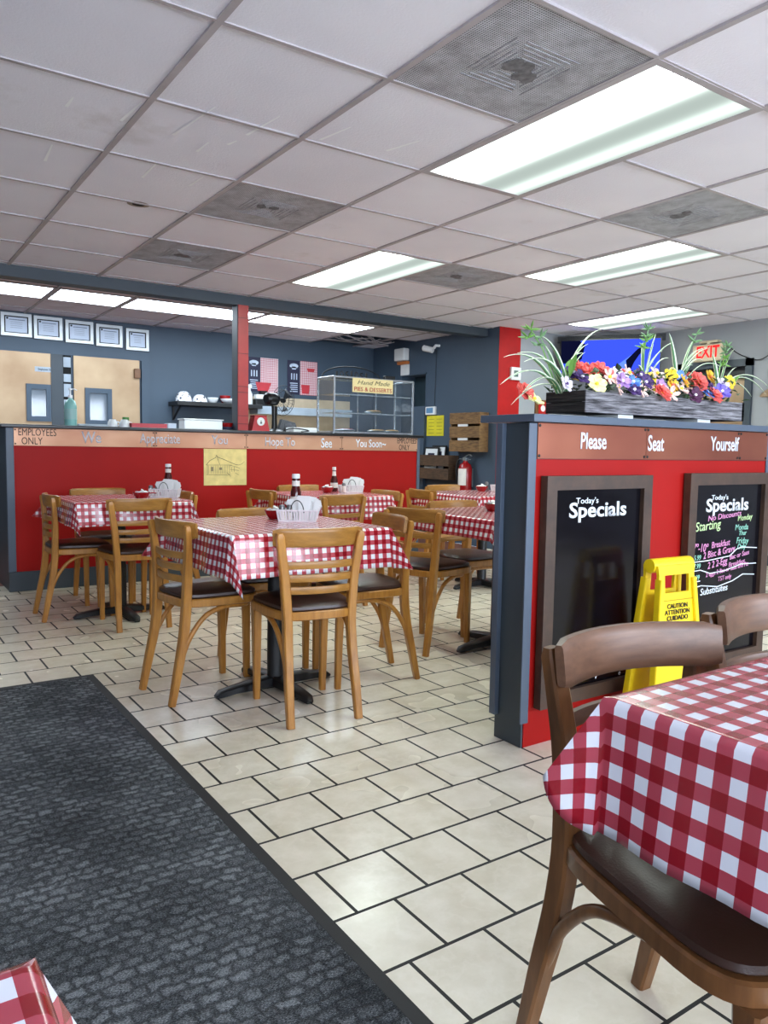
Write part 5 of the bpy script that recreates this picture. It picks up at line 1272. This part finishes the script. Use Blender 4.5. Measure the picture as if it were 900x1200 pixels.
# red stripe thermostat
t = thing('thermostat', 'small white thermostat on the red wall stripe', 'thermostat', (5.79, YW - .004, 1.80))
MB().box(-.065, .075, -.03, 0, 0, .135, bev=.008).build('body', M['white'], t); MB().box(-.03, .03, -.032, -.03, .035, .10).build('screen', plain('grey_screen', (90, 110, 100), .3), t)

# ------------------------------------------------------------------ right hand back corner
tv = thing('television', 'wall mounted television with a blue picture behind the flowers', 'television', (6.62, 5.50, 1.90), R(-54))
TVS = Matrix.Diagonal((.84, 1, 1, 1))
MB().box(-.62, .62, 0, .05, -.02, .36, bev=.006).xf(TVS).build('bezel', M['black_gloss'], tv)
sc_ = MB().box(-.60, .60, -.002, 0, 0, .34).xf(TVS).build('screen', M['tv_blue'], tv)
MB().box(-.60, -.36, -.003, -.002, .10, .34).xf(TVS).build('dark_picture_patch', M['tv_dark'], sc_)
m = MB(); Fm = Matrix.Rotation(PI / 2, 4, 'X'); m.prism([(-.02, 0), (.18, 0), (.40, .22), (.30, .20)], .003, .0042, Fm); m.xf(TVS).build('pale_picture_streak', M['tv_light'], sc_)
m = MB(); m.prism([(.20, .12), (.34, .24), (.44, .27), (.46, .25), (.36, .18), (.30, .10), (.26, .02), (.22, .03)], .0042, .0055, Fm); m.xf(TVS).build('dark_picture_shape', M['tv_dark'], sc_); m = MB(); m.prism([(-.44, .12), (-.34, .14), (-.30, .3), (-.40, .34), (-.47, .26)], .0042, .0055, Fm); m.xf(TVS).build('dark_picture_shape', M['tv_dark'], sc_)
MB().box(-.10, .10, .05, .30, .1, .3).build('wall_bracket', M['black'], tv)
MB().box(-.66, .66, .06, .10, .33, .40).xf(TVS).build('top_shelf', M['black'], tv)
t = thing('exit_sign', 'hanging exit sign with red letters beside the flower box leaves', 'exit sign', (7.05, 4.62, 1.975), R(0))
MB().box(-.03, .03, -.165, .165, 0, .165, bev=.012).build('plate', M['exit_plate'], t)
text('EXIT', .115, (-.0305, -.005, .085), M['exit_red'], t, 'red_lettering', rot=FACE_W, width=.25, bold=.02)
MB().box(-.02, .05, -.10, .10, .18, .205, bev=.004).box(-.015, .10, -.02, .02, .165, .20).build('wall_bracket', M['exit_plate'], t)
m = MB().tube(arc([(7.12, 4.45, 2.12), (7.13, 4.38, 2.05), (7.13, 4.25, 1.985), (7.13, 4.12, 1.96), (7.13, 3.95, 2.05), (7.13, 3.7, 2.2)], 6), .005, n=6)
tag(m.build('hanging_cable', M['black'], None, True), 'thin black cable sagging from the exit sign across the grey wall', 'cable')
t = thing('wall_sign', 'narrow red sign in a dark frame behind the left end of the flower box', 'sign', (6.13, YW - .002, 1.25))
MB().box(-.02, .17, -.02, 0, 0, .36).build('frame', M['oak_dark'], t); MB().box(.02, .15, -.024, -.02, .02, .34).build('face', M['red_wall'], t)
m = MB()
for zz_ in (.07, .17, .27): m.lathe([(0, 0), (.035, 0), (.035, .001), (0, .001)], (.085, -.024, zz_), n=14, mat=Matrix.Rotation(PI / 2, 4, 'X'))
m.build('white_print', M['paper'], t)
t = thing('brass_fitting', 'small brass fitting at the right edge above the divider', 'wall lamp', (XR - .06, 4.02, 1.60))  # flared brass form added for an unclear gold shape; emits nothing
MB().lathe([(.02, .06), (.05, .03), (.065, 0), (.06, 0), (.015, .05)], n=16).build('shade', M['brass'], t, True); MB().sweep([(0, 0, .06), (.059, 0, .08)], (.015, .015), (0, 1, 0)).build('arm', M['brass'], t)

# ------------------------------------------------------------------ light, world, camera
W = bpy.data.worlds.new('daylight'); SC.world = W; W.use_nodes = True
bg = W.node_tree.nodes['Background']; bg.inputs[0].default_value = (0.72, 0.84, 1.0, 1); bg.inputs[1].default_value = 3.0
for i, (a, b) in enumerate(zip(wx[0::2], wx[1::2])):
    L = bpy.data.lights.new('window_daylight', 'AREA'); L.shape = 'RECTANGLE'; L.size = b - a; L.size_y = 1.35; L.energy = 48; L.color = (0.80, 0.89, 1.0)
    o = bpy.data.objects.new('window_daylight', L); COL.objects.link(o); o.location = ((a + b) / 2, YF - 0.35, 1.45); o.rotation_euler = (R(84), 0, 0)

cam = bpy.data.cameras.new('camera'); co = bpy.data.objects.new('camera', cam); COL.objects.link(co)
yaw, pit, rol = R(34.35), R(-4.75), R(0.95)
fwd = Vector((math.sin(yaw) * math.cos(pit), math.cos(yaw) * math.cos(pit), math.sin(pit)))
rt = Vector((math.cos(yaw), -math.sin(yaw), 0)); up = rt.cross(fwd)
r2 = rt * math.cos(rol) + up * math.sin(rol); u2 = -rt * math.sin(rol) + up * math.cos(rol)
mx = Matrix((r2, u2, -fwd)).transposed().to_4x4(); mx.translation = (0, 0, 1.06)
co.matrix_world = mx
cam.sensor_fit = 'VERTICAL'; cam.sensor_height = 36.0; cam.lens = 36.0 * 902.6 / 1200.0
cam.clip_start = 0.02; cam.clip_end = 60
SC.camera = co
SC.cycles.caustics_reflective = False; SC.cycles.caustics_refractive = False
SC.view_settings.view_transform = 'Standard'; SC.view_settings.look = 'None'; SC.view_settings.gamma = 1.0; SC.view_settings.use_curve_mapping = False
SC.view_settings.exposure = 1.15
